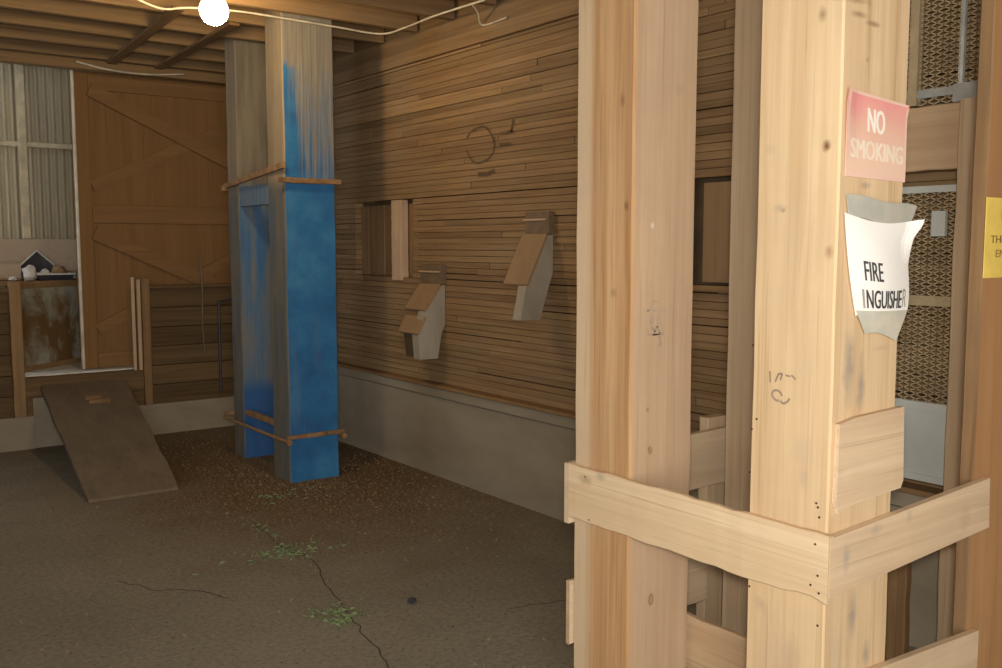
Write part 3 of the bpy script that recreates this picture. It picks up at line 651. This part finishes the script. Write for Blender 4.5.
# ------------------------------------------------------------------ blue columns
pf = MB().board(2.605, 2.972, 5.89, 6.16, 0.0, 3.255, 'Z', 0.003, 16, 0.008, mats={0: 1, 1: 0, 3: 0}, seed=60)
tag(build('timber_column', pf, [M['blue'], M['colside']], loc=(2.79, 6.06, 0)), 'square timber column with bright blue paint up to the collar, the nearer of two', 'column', 'blue columns')
pr = MB().board(2.645, 2.975, 6.80, 7.0, 0.0, 3.255, 'Z', 0.003, 16, 0.008, mats={0: 1, 1: 0, 3: 0}, seed=61)
tag(build('timber_column', pr, [M['blue_rear'], M['colside']], loc=(2.83, 6.95, 0)), 'square timber column in rubbed dull blue, half hidden behind the bright blue one', 'column', 'blue columns')
cb = thing('column_clamp', 'rusty clamp of bars and side boards tying the blue columns at head height', 'clamp', (2.79, 5.86, 2.0))
build('front_bar', MB().board(2.56, 3.0, 5.855, 5.887, 2.005, 2.04, 'X', 0.002, seed=62), M['rod'], cb)
build('side_bar', MB().prism([(2.58, 5.86, 2.10), (2.62, 7.03, 2.02), (2.62, 7.03, 2.055), (2.58, 5.86, 2.14)], (0.022, 0, 0)), M['rod'], cb)
build('rear_bar', MB().board(2.60, 3.0, 7.004, 7.03, 2.005, 2.04, 'X', 0.002, seed=63), M['rod'], cb)
build('side_board', MB().board(2.655, 2.685, 6.17, 6.79, 1.88, 2.02, 'Y', 0.002, seed=64), M['blue_rear'], cb)
cb = thing('column_clamp', 'rusty clamp of rods and bars tying the blue columns near the floor', 'clamp', (2.79, 5.86, 0.3))
build('front_bar', MB().board(2.58, 3.0, 5.862, 5.887, 0.30, 0.328, 'X', 0.002, seed=65), M['rod'], cb)
build('rear_bar', MB().board(2.575, 3.01, 7.004, 7.03, 0.30, 0.328, 'X', 0.002, seed=66), M['rod'], cb)
for x in (2.586, 2.993): build('tie_rod', MB().tube([(x, 5.842, 0.285), (x, 7.05, 0.285)], 0.012, 8), M['rod'], cb)
build('spacer', MB().board(2.655, 2.69, 6.165, 6.795, 0.33, 0.37, 'Y', 0.002, seed=67), M['rod'], cb)
for x in (2.586, 2.993): build('nut', MB().tube([(x, 5.845, 0.285), (x, 5.862, 0.285)], 0.021, 6), M['rod'], cb)

# ------------------------------------------------------------------ bulb, cables
bu = thing('light_bulb', 'glowing bare light bulb hanging under the joists beside the blue column', 'light bulb', (1.945, 5.29, 2.80))
prof = [(0.004, -0.085)] + [(0.078 * math.sin(a), -0.008 - 0.078 * math.cos(a)) for a in [0.25 * k for k in range(1, 9)]] + [(0.058, 0.052), (0.040, 0.080), (0.030, 0.10)]
build('glass', MB().lathe((1.945, 5.29, 2.90), prof, 24), M['bulb'], bu, smooth=True)
build('socket', MB().lathe((1.945, 5.29, 2.90), [(0.032, 0.099), (0.034, 0.13), (0.022, 0.159)], 16), M['whiteplastic'], bu, smooth=True)
def cable(pts, r, label, sag=True):
    P = [Vector(p) for p in pts]; out = []
    for i in range(len(P) - 1):
        p0 = P[max(i-1, 0)]; p1 = P[i]; p2 = P[i+1]; p3 = P[min(i+2, len(P)-1)]
        for k in range(6):
            t = k / 6
            out.append(0.5 * ((2*p1) + (p2-p0)*t + (2*p0-5*p1+4*p2-p3)*t*t + (3*p1-p0-3*p2+p3)*t**3))
    out.append(P[-1])
    return tag(build('power_cable', MB().tube(out, r, 6), M['cable'], loc=pts[0], smooth=True), label, 'cable', 'ceiling cables')
zc = 3.045
cable([(1.68, 5.88, zc), (1.86, 5.93, zc - 0.03), (2.0, 5.85, zc - 0.02), (2.3, 5.84, zc), (2.6, 5.84, zc), (2.95, 5.84, zc - 0.005), (3.30, 5.83, zc - 0.01), (3.36, 5.6, zc), (3.345, 5.2, zc), (3.37, 4.7, zc)], 0.007, 'pale power cable running past the bulb and the column top to the wall')
cable([(3.385, 4.85, zc), (3.46, 4.90, 3.02), (3.53, 4.95, 2.965), (3.53, 4.7, 2.965)], 0.006, 'short pale cable branching off to the ledge on the right wall')
cable([(1.86, 8.08, 3.03), (2.1, 8.07, 2.99), (2.4, 8.07, 2.985), (2.7, 8.08, 3.02)], 0.008, 'slack pale cable along the top of the back opening')

# ------------------------------------------------------------------ right wall fittings
tag(build('wall_stud', MB().board(XW - 0.015, XW + 0.05, 5.99, 6.125, 1.345, 1.925, 'Z', 0.003, seed=70), M['stick'], loc=(XW, 6.06, 1.345)), 'light upright board across the dark recess in the right wall', 'stud')
def spout(yc, w, top, p_slope, body, lbl, flap):
    """grain spout: hood at the wall, sloping wooden cover, tapered sheet side, open mouth"""
    s_ = thing('grain_spout', lbl, 'spout', (XW, yc + w / 2, body[-1][1]), 'grain spouts')
    y0, y1 = yc, yc + w
    hood = MB().prism([(XW - 0.004, y0 - 0.01, top), (XW - 0.045, y0 - 0.01, top), (XW - 0.045, y0 - 0.01, top + 0.13), (XW - 0.004, y0 - 0.01, top + 0.13)], (0, w + 0.02, 0))
    build('hood', hood, M['chute_dark'], s_)
    build('slot_lip', MB().box(XW - 0.056, XW - 0.042, y0 + 0.01, y1 + 0.02, top + 0.078, top + 0.088), M['stick'], s_)
    build('tapered_chute', MB().prism([(x, y0, z) for x, z in body], (0, 0.075, 0)), M['chute'], s_)
    build('side_sheet', MB().prism([(x, y1 - 0.008, z) for x, z in ((XW - 0.004, p_slope[0][1]), p_slope[0], p_slope[1], (XW - 0.004, p_slope[1][1] - 0.02))], (0, 0.008, 0)), M['chute_wood'], s_)
    (xa, za), (xb, zb) = p_slope; xa -= 0.008; xb -= 0.008; za += 0.010; zb += 0.010
    build('sloping_cover', MB().prism([(xa, y0 - 0.012, za), (xb, y0 - 0.012, zb), (xb + 0.012, y0 - 0.012, zb - 0.012), (xa + 0.012, y0 - 0.012, za - 0.012)], (0, w + 0.024, 0)), M['chute_wood'], s_)
    return s_
M['chute_dark'] = plain('dark_hood', (0.19, 0.13, 0.075), 0.8)
spout(4.277, 0.20, 1.665, ((3.50, 1.655), (3.355, 1.365)), [(3.55, 1.66), (3.50, 1.655), (3.355, 1.365), (3.31, 1.172), (3.455, 1.165), (3.507, 1.32), (3.55, 1.455)][:3] + [(3.312, 1.172)] + [(3.455, 1.165), (3.507, 1.32), (3.55, 1.44), (3.55, 1.66)][:0] + [(3.455, 1.165), (3.507, 1.32), (3.55, 1.44)], 'pale grain spout on the right wall nearer the timber cage', False)
s1 = spout(5.424, 0.24, 1.335, ((3.51, 1.325), (3.385, 1.155)), [(3.55, 1.33), (3.51, 1.325), (3.385, 1.155), (3.33, 1.01), (3.345, 0.83), (3.49, 0.83), (3.52, 1.0), (3.55, 1.06)], 'darker grain spout on the right wall farther back near the blue columns', True)
build('mouth_shade', MB().prism([(3.34, 5.505, 1.0), (3.50, 5.505, 1.0), (3.50, 5.505, 0.84), (3.36, 5.505, 0.84)], (0, 0.12, 0)), M['dark'], s1)  # solid dark block painting the shade inside the mouth
build('lower_flap', MB().prism([(3.375, 5.40, 1.12), (3.315, 5.40, 1.01), (3.325, 5.40, 1.0), (3.385, 5.40, 1.11)], (0, 0.26, 0)), M['chute_wood'], s1)

# ------------------------------------------------------------------ the timber cage in front
tag(build('timber_post', MB().board(2.075, 2.357, 2.116, 2.384, 0, 3.255, 'Z', 0.002, 18, 0.008, mats={0: 0, 1: 1, 3: 1}, seed=80), [M['postA_left'], M['postA_right']], loc=(2.21, 2.25, 0)), 'streaky square timber post left of the signed post, with pencil drawing', 'post', 'cage posts')
PA = bpy.data.objects['timber_post']
pB = tag(build('timber_post', MB().board(2.075, 2.366, 1.402, 1.650, 0, 3.255, 'Z', 0.002, 18, 0.005, mats={0: 0, 1: 1, 3: 1}, seed=81), [M['postB_left'], M['postB_right']], loc=(2.21, 1.53, 0)), 'pale square timber post carrying the red sign and the white paper', 'post', 'cage posts')
pC = tag(build('timber_post', MB().board(2.77, 3.05, 2.06, 2.325, 0, 3.255, 'Z', 0.002, 18, 0.008, seed=82), M['fir_grey'], loc=(2.9, 2.2, 0)), 'greyer timber post seen between the two big pale posts', 'post', 'cage posts')
pD = tag(build('timber_post', MB().board(2.803, 3.10, 1.402, 1.445, 0, 3.255, 'Z', 0.002, 18, 0.003, mats={0: 1, 1: 0, 3: 0}, seed=83), [M['fir_orange'], M['old_z']], loc=(2.95, 1.42, 0)), 'orange brown plank post at the right edge carrying the yellow sign', 'post', 'cage posts')
# rails
def notch(q):
    if q[1] < 1.50 and q[2] < 0.76: q[2] += 0.012 * math.sin((1.50 - q[1]) * 26) * (1 if q[1] > 1.40 else 0)
    return q
rAB = tag(build('guard_rail', MB().board(2.0525, 2.0725, 1.381, 2.384, 0.688, 0.868, 'Y', 0.003, 22, 0.003, mats={0: 0, 2: 0, 3: 1}, seed=84, shape=notch), [M['rail_y'], M['end_grain']], loc=(2.06, 1.9, 0.69)), 'pale pine guard rail nailed across the left faces of the two big posts', 'rail', 'cage guard rails')
nails(rAB, [(2.0525, 1.42, 0.84), (2.0525, 1.41, 0.76), (2.0525, 1.405, 0.715), (2.0525, 1.43, 0.73), (2.0525, 2.30, 0.84), (2.0525, 2.28, 0.70)], 0)
rBD = tag(build('guard_rail', MB().prism([(2.058, 1.38, 0.707), (2.87, 1.38, 0.746), (2.862, 1.38, 0.900), (2.058, 1.38, 0.862)], (0, 0.0195, 0)), [M['rail_x']], loc=(2.45, 1.39, 0.7)), 'pale guard rail rising to the right from the signed post to the edge', 'rail', 'cage guard rails')
rAC = tag(build('guard_rail', MB().prism([(2.054, 2.386, 0.662), (2.70, 2.386, 0.684), (3.05, 2.386, 0.692), (3.05, 2.386, 0.905), (2.60, 2.386, 0.892), (2.054, 2.386, 0.868)], (0, 0.022, 0)), [M['rail_dull_x'], M['end_grain']], loc=(2.5, 2.4, 0.68)), 'dull guard rail behind the streaky post, seen in the gap between posts', 'rail', 'cage guard rails')
tag(build('guard_rail', MB().board(2.062, 2.76, 2.386, 2.404, 0.235, 0.46, 'X', 0.003, 12, 0.003, mats={1: 0, 2: 0, 3: 1}, seed=87), [M['rail_dull_x'], M['rail_dull_y']], loc=(2.5, 2.4, 0.25)), 'low dull guard rail behind the streaky post, under the upper dull rail', 'rail', 'cage guard rails')
tag(build('guard_rail', MB().board(2.369, 2.392, 1.50, 2.36, 0.16, 0.348, 'Y', 0.003, 12, 0.003, seed=88), [M['rail_dull_y']], loc=(2.37, 1.9, 0.16)), 'low guard rail between the streaky post and the signed post', 'rail', 'cage guard rails')
tag(build('guard_rail', MB().prism([(2.22, 1.38, 0.255), (2.838, 1.38, 0.24), (2.838, 1.38, 0.43), (2.22, 1.38, 0.462)], (0, 0.0195, 0)), [M['rail_x']], loc=(2.5, 1.39, 0.25)), 'low pale guard rail at the bottom right corner', 'rail', 'cage guard rails')
tag(build('short_stud', MB().board(2.80, 2.905, 2.43, 2.475, 0.0, 0.935, 'Z', 0.002, 10, 0.003, seed=89), [M['fir_grey']], loc=(2.8, 2.45, 0)), 'short upright stud behind the dull guard rails in the gap', 'stud')
tag(build('scrap_board', MB().board(2.036, 2.06, 2.386, 2.44, 0.0, 0.53, 'Z', 0.002, 10, 0.003, seed=90), [M['fir_grey']], loc=(2.05, 2.42, 0)), 'strip of board standing against the far edge of the streaky post', 'board') if False else None
# patch board on the signed post
pb = MB().prism([(2.092, 1.4005, 1.150), (2.16, 1.4005, 1.160), (2.27, 1.4005, 1.163), (2.384, 1.4005, 1.166), (2.394, 1.4005, 0.962), (2.382, 1.4005, 0.942), (2.25, 1.4005, 0.938), (2.13, 1.4005, 0.930), (2.10, 1.4005, 0.915), (2.088, 1.4005, 0.95)], (0, -0.014, 0))
tag(build('patch_board', pb, M['rail_x'], loc=(2.24, 1.39, 0.92)), 'short pale board nailed over the signed post above the guard rail', 'board')
# pencil marks
mk = MB(); fnB = lambda a, b: (2.0725, a, b)
strokes(mk, [[(1.590, 1.265), (1.588, 1.235)], [(1.572, 1.238), (1.562, 1.262), (1.550, 1.262), (1.556, 1.245)], [(1.54, 1.26), (1.525, 1.258)], [(1.522, 1.262), (1.508, 1.252)]], fnB, 0.005)
sp = [(1.566 - 0.004 * math.cos(k * .5) - 0.012 * math.cos(k * 0.42), 1.203 + 0.014 * math.sin(k * 0.42)) for k in range(13)]
strokes(mk, [sp, [(1.555, 1.19), (1.545, 1.183), (1.532, 1.19), (1.525, 1.2)]], fnB, 0.006)
build('pencil_mark', mk, M['pencil'], pB)
nails(pB, [(2.0738, 1.43, 0.93), (2.0738, 1.425, 0.905), (2.0738, 1.435, 0.94), (2.0738, 1.645, 1.10), (2.0738, 1.648, 0.98), (2.0738, 1.63, 1.13), (2.0738, 1.648, 1.33), (2.0738, 1.42, 0.62), (2.0738, 1.64, 0.66)], 0)
mk = MB(); fnA = lambda a, b: (a, 2.1135, b)
arc = [(2.178 + 0.016 * math.cos(0.52 * k), 1.412 + 0.012 * math.sin(0.52 * k)) for k in range(7)]
strokes(mk, [arc, [(2.162, 1.41), (2.155, 1.40), (2.14, 1.394)], [(2.194, 1.41), (2.2, 1.40), (2.222, 1.394)], [(2.14, 1.394), (2.222, 1.392)], [(2.145, 1.333), (2.145, 1.318), (2.212, 1.316), (2.212, 1.34)]], fnA, 0.004)
strokes(mk, [[(2.158, 1.378), (2.158, 1.352)], [(2.192, 1.378), (2.192, 1.350)]], fnA, 0.013)
strokes(mk, [[(2.16, 1.345), (2.175, 1.325), (2.185, 1.345), (2.2, 1.32), (2.165, 1.318)], [(2.195, 1.312), (2.202, 1.285), (2.19, 1.28)]], fnA, 0.007)
build('pencil_drawing', mk, M['pencil_soft'], PA)

# ------------------------------------------------------------------ signs
ns = thing('no_smoking_sign', 'faded red NO SMOKING sign on the pale timber post', 'sign', (2.235, 1.40, 1.87))
def fsign(u, v, off=0.0):
    tl_, tr_, br_, bl_ = Vector((2.082, 0, 1.982)), Vector((2.362, 0, 1.962)), Vector((2.364, 0, 1.764)), Vector((2.097, 0, 1.770))
    p = (bl_.lerp(br_, u)).lerp(tl_.lerp(tr_, u), v); curl = 0.010 * max(0, 1 - 5 * u) * v + 0.006 * max(0, 6 * (v - 0.83))
    return (p.x, 1.3985 - curl - off, p.z)
def sheet(fn, nu, nv, th):
    mb = MB(); vs = [fn(i/nu, j/nv, 0) for j in range(nv+1) for i in range(nu+1)]; vb = [fn(i/nu, j/nv, -th) for j in range(nv+1) for i in range(nu+1)]
    k = len(vs); fs = []
    id_ = lambda i, j: j * (nu + 1) + i
    for j in range(nv):
        for i in range(nu):
            f = (id_(i,j), id_(i+1,j), id_(i+1,j+1), id_(i,j+1)); fs += [f, tuple(q + k for q in f[::-1])]
    bd = [id_(i,0) for i in range(nu)] + [id_(nu,j) for j in range(nv)] + [id_(i,nv) for i in range(nu,0,-1)] + [id_(0,j) for j in range(nv,0,-1)]
    for a, b in zip(bd, bd[1:] + bd[:1]): fs.append((a, b, b + k, a + k))
    mb.add(vs + vb, fs); return mb
build('plate', sheet(fsign, 12, 12, 0.0022), M['signred'], ns)
bo = MB()
for (u0, u1, v0, v1) in ((0, 0.045, 0, 1), (0.045, 0.99, 0, 0.04), (0.97, 1.0, 0.04, 0.96), (0.04, 0.97, 0.965, 1.0)):
    for i in range(8):
        a = [(u0 + (u1-u0)*p, v0 + (v1-v0)*q) for p, q in ((i/8 if u1-u0 > v1-v0 else 0, 0 if u1-u0 > v1-v0 else i/8), ((i+1)/8 if u1-u0 > v1-v0 else 1, 0 if u1-u0 > v1-v0 else i/8), ((i+1)/8 if u1-u0 > v1-v0 else 1, 1 if u1-u0 > v1-v0 else (i+1)/8), (i/8 if u1-u0 > v1-v0 else 0, 1 if u1-u0 > v1-v0 else (i+1)/8))]
        bo.add([fsign(p, q, 0.0006) for p, q in a], [(0, 1, 2, 3)])
build('border', bo, M['signedge'], ns)
lt = MB(); lettering(lt, 'NO', lambda u, v: fsign(0.35 + 0.27 * u, 0.555 + 0.29 * v, 0.0012), 0.03)
build('lettering', lt, M['white'], ns)['label'] = 'white word NO'
lt = MB(); lettering(lt, 'SMOKING', lambda u, v: fsign(0.075 + 0.86 * u, 0.225 + 0.225 * v, 0.0012), 0.010)
build('lettering', lt, M['fadedwhite'], ns)['label'] = 'faded word SMOKING'

fe = thing('fire_extinguisher_notice', 'torn white FIRE EXTINGUISHER paper in a plastic sleeve taped to the pale post', 'notice', (2.25, 1.39, 1.52))
TL, TR, BR, BL = Vector((2.090, 0, 1.680)), Vector((2.418, 0, 1.668)), Vector((2.395, 0, 1.40)), Vector((2.156, 0, 1.408))
def fpaper(u, v, off=0.0):
    p = (BL.lerp(BR, u)).lerp(TL.lerp(TR, u), v)
    k = max(0.0, min(1.0, (0.97 - v) / 0.17)); k = k * k * (3 - 2 * k)
    x = p.x - 0.012 * math.sin(math.pi * v) * (1 - u) * 0.6 - 0.030 * k * u * (0.6 + 0.4 * math.cos(3.5 * (v - 0.75) * 1.6))
    z = p.z - 0.018 * math.sin(math.pi * u) * v
    y = 1.392 - 0.016 * math.sin(math.pi * u) * (0.35 + 0.65 * math.sin(math.pi * v)) - 0.05 * max(0, u - 0.86) * 7 * max(0, v - 0.55) - off
    return (x, y, z)
build('paper', sheet(lambda u, v, o: fpaper(u, 0.10 + 0.90 * v - 0.05 * (1 - v) * max(0, 1 - 4 * u), o), 18, 20, 0.0012), M['paper'], fe)
build('plastic_sleeve', sheet(lambda u, v, o: fpaper(0.5 + (u - 0.5) * (0.74 + 0.24 * v), -0.17 + 0.27 * v + 0.05 * math.sin(3 * u + 1) * (1 - v), o + 0.001), 12, 6, 0.0012), M['plastic'], fe)
def ftape(u, v, off=0.0):
    a, b, c, d = Vector((2.100, 0, 1.725)), Vector((2.420, 0, 1.702)), Vector((2.386, 0, 1.648)), Vector((2.112, 0, 1.668))
    p = d.lerp(c, u).lerp(a.lerp(b, u), v); return (p.x, 1.3975 - 0.003 - 0.006 * math.sin(math.pi * u) - 0.01 * max(0, u - 0.85) - off, p.z + 0.004 * math.sin(9 * u))
build('tape', sheet(ftape, 12, 4, 0.002), M['tape'], fe)
lt = MB(); lettering(lt, 'FIRE', lambda u, v: fpaper(0.19 + 0.265 * u, 0.40 + 0.19 * v, 0.0015), 0.015)
build('lettering', lt, M['ink'], fe)['label'] = 'black word FIRE'
lt = MB(); lettering(lt, 'NGUISHE', lambda u, v: fpaper(0.185 + 0.615 * u, 0.125 + 0.185 * v, 0.0025), 0.006)
build('lettering', lt, M['ink'], fe)['label'] = 'black letters NGUISHE'
lt = MB(); lettering(lt, 'I', lambda u, v: fpaper(0.125 + 0.03 * u, 0.125 + 0.185 * v, 0.0025))
build('lettering', lt, M['fadedink'], fe)['label'] = 'faded letter I'
lt = MB(); lettering(lt, 'R', lambda u, v: fpaper(0.83 + 0.085 * u, 0.135 + 0.185 * v, 0.0025))
build('lettering', lt, M['fadedink'], fe)['label'] = 'faded letter R'

ys = thing('yellow_sign', 'yellow sign with dark lettering cut off at the right edge', 'sign', (2.95, 1.40, 1.62))
build('plate', MB().box(2.798, 3.095, 1.3965, 1.399, 1.503, 1.739), M['yellow'], ys)
lt = MB(); yl = lambda x0, x1, z0, z1: (lambda u, v: (x0 + (x1 - x0) * u, 1.3957, z0 + (z1 - z0) * v))
lettering(lt, 'IN', yl(2.890, 2.96, 1.672, 1.706), 0.02); build('lettering', lt, M['yellowink'], ys)
lt = MB(); lettering(lt, 'THE', yl(2.828, 2.915, 1.606, 1.628), 0.012); build('lettering', lt, M['yellowink'], ys)
lt = MB(); lettering(lt, 'EN', yl(2.862, 2.915, 1.564, 1.586), 0.012)
build('lettering', lt, M['yellowink'], ys)

# ------------------------------------------------------------------ mesh gate behind the cage
XG = 3.43
def expanded(mb, y0, y1, z0, z1, lw=0.050, sw=0.021, w=0.0045, d=0.003):
    ny = int((y1 - y0) / (lw / 2)); nz = int((z1 - z0) / (sw / 2))
    for j in range(nz):
        for i in range(ny):
            ya = y0 + i * lw / 2; yb_ = ya + lw / 2; za = z0 + j * sw / 2; zb = za + sw / 2
            if (i + j) % 2: p, q = (ya, za), (yb_, zb)
            else: p, q = (ya, zb), (yb_, za)
            mb.add([(XG - d, p[0], p[1] - w/2), (XG - d, q[0], q[1] - w/2), (XG - d, q[0], q[1] + w/2), (XG - d, p[0], p[1] + w/2),
                    (XG + d, p[0], p[1] - w/2), (XG + d, q[0], q[1] - w/2), (XG + d, q[0], q[1] + w/2), (XG + d, p[0], p[1] + w/2)],
                   [(0,1,2,3), (7,6,5,4), (3,2,6,7), (0,4,5,1)])
gt = thing('mesh_gate', 'expanded metal gate with grey lower panel between the signed post and the plank post', 'gate', (XG, 2.05, 0.70))
e = MB(); expanded(e, 1.80, 2.33, 1.0, 1.80)
build('mesh', e, M['mesh_steel'], gt)
build('frame', MB().box(XG - 0.012, XG + 0.012, 1.795, 1.82, 0.70, 1.82).box(XG - 0.012, XG + 0.012, 2.31, 2.335, 0.70, 1.82).box(XG - 0.012, XG + 0.012, 1.82, 2.31, 1.795, 1.82)
      .box(XG - 0.012, XG + 0.012, 1.82, 2.31, 0.97, 1.005).box(XG - 0.012, XG + 0.012, 1.82, 2.31, 0.70, 0.725), M['sheet'], gt)
build('cross_bar', MB().box(XG - 0.014, XG + 0.008, 1.82, 2.31, 1.372, 1.41), M['mesh_steel'], gt)
build('lower_panel', MB().box(XG - 0.004, XG + 0.004, 1.82, 2.31, 0.725, 0.97), M['sheet'], gt)
build('latch_box', MB().board(XG - 0.04, XG - 0.012, 1.845, 1.90, 1.632, 1.725, 'Z', 0.0, 2, 0.006), M['sheet'], gt)
ug = thing('mesh_screen', 'dark expanded metal screen above the wooden header behind the cage', 'screen', (XG, 2.0, 2.12))
e = MB(); expanded(e, 1.70, 2.33, 2.12, 2.75); build('mesh', e, M['mesh_steel'], ug)
build('upright', MB().box(XG - 0.02, XG + 0.012, 1.985, 2.02, 2.12, 2.9), M['mesh_steel'], ug)
build('conduit', MB().tube([(XG - 0.015, 1.818, 2.12), (XG - 0.015, 1.818, 2.9)], 0.012, 8), M['steel'], ug)
build('bottom_strap', MB().box(XG - 0.016, XG - 0.004, 1.72, 2.33, 2.145, 2.175).box(XG - 0.03, XG - 0.004, 1.72, 1.84, 2.115, 2.18), M['steel'], ug)
tag(build('gate_header', MB().board(XG - 0.05, XG + 0.02, 1.80, 2.36, 1.875, 2.11, 'Y', 0.003, 10, seed=95), M['old_header'] if 'old_header' in M else M['rail_dull_y'], loc=(XG, 2.0, 1.875)), 'brown wooden header over the metal mesh gate', 'beam')
tag(build('gate_jamb', MB().board(XG - 0.08, XG - 0.02, 1.713, 1.787, 0.0, 2.115, 'Z', 0.003, 12, seed=96), M['fir_grey'], loc=(XG - 0.05, 1.75, 0)), 'upright wooden jamb at the right of the metal mesh gate', 'post')
tag(build('gate_jamb', MB().board(XG - 0.13, XG - 0.09, 1.885, 1.96, 0.0, 0.50, 'Z', 0.003, 6, seed=97), M['old_z'], loc=(XG - 0.11, 1.9, 0)), 'short dark upright below the gate beside the signed post', 'post')

# ------------------------------------------------------------------ loose things on the floor
sw = MB(); rs = random.Random(17)
for i in range(2600):
    if rs.random() < 0.75:
        a = rs.uniform(0, 6.283); r = abs(rs.gauss(0, 0.75)); x = 2.75 + r * math.cos(a) * 0.9; y = 6.0 + r * math.sin(a) * 1.35
    else: x = rs.uniform(-0.5, 3.4); y = rs.uniform(2.6, 8.0)
    if x > 3.48 or y > 8.08 or (2.58 < x < 3.03 and 5.86 < y < 7.12): continue
    if 1.35 < x < 2.15 and y > 6.1: continue
    L = rs.uniform(0.005, 0.022); t = rs.uniform(0, 3.1416); w = rs.uniform(0.001, 0.003); dx, dy = L * math.cos(t), L * math.sin(t); ex, ey = -math.sin(t) * w, math.cos(t) * w
    z0 = 0.001; z1 = rs.uniform(0.002, 0.012)
    sw.add([(x - ex, y - ey, z0), (x + ex, y + ey, z0), (x + dx, y + dy, z1), (x + dx * 0.5, y + dy * 0.5, z1 + 0.006)], [(0, 1, 2), (0, 3, 1), (1, 3, 2), (0, 2, 3)])
tag(build('straw_litter', sw, M['straw']), 'scattered straw and chaff littering the dirt floor', 'straw', kind='stuff')
gr = MB()
for (cx, cy, rx, ry, n) in ((1.95, 4.55, 0.26, 0.12, 150), (1.80, 3.60, 0.11, 0.11, 120), (2.45, 5.6, 0.25, 0.15, 30), (2.0, 5.0, 0.05, 0.3, 20)):
    for i in range(n):
        x = cx + rs.gauss(0, rx * 0.55); y = cy + rs.gauss(0, ry * 0.55); t = rs.uniform(0, 6.283); L = rs.uniform(0.015, 0.045); w = 0.0022; z1 = rs.uniform(0.004, 0.014)
        dx, dy = L * math.cos(t), L * math.sin(t); ex, ey = -math.sin(t) * w, math.cos(t) * w
        gr.add([(x - ex, y - ey, 0.001), (x + ex, y + ey, 0.001), (x + dx, y + dy, z1), (x + dx*0.5, y + dy*0.5, z1 + 0.006)], [(0, 1, 2), (0, 3, 1), (1, 3, 2), (0, 2, 3)])
tag(build('grass_scraps', gr, M['green']), 'small patches of green grass on the dirt floor', 'grass', kind='stuff')
junk('dirt_clod', (2.142, 3.557, 0.02), 0.022, 6, M['blackplastic'], 'small dark clod lying alone on the bare floor', 'clod', 0.5, 0.0)
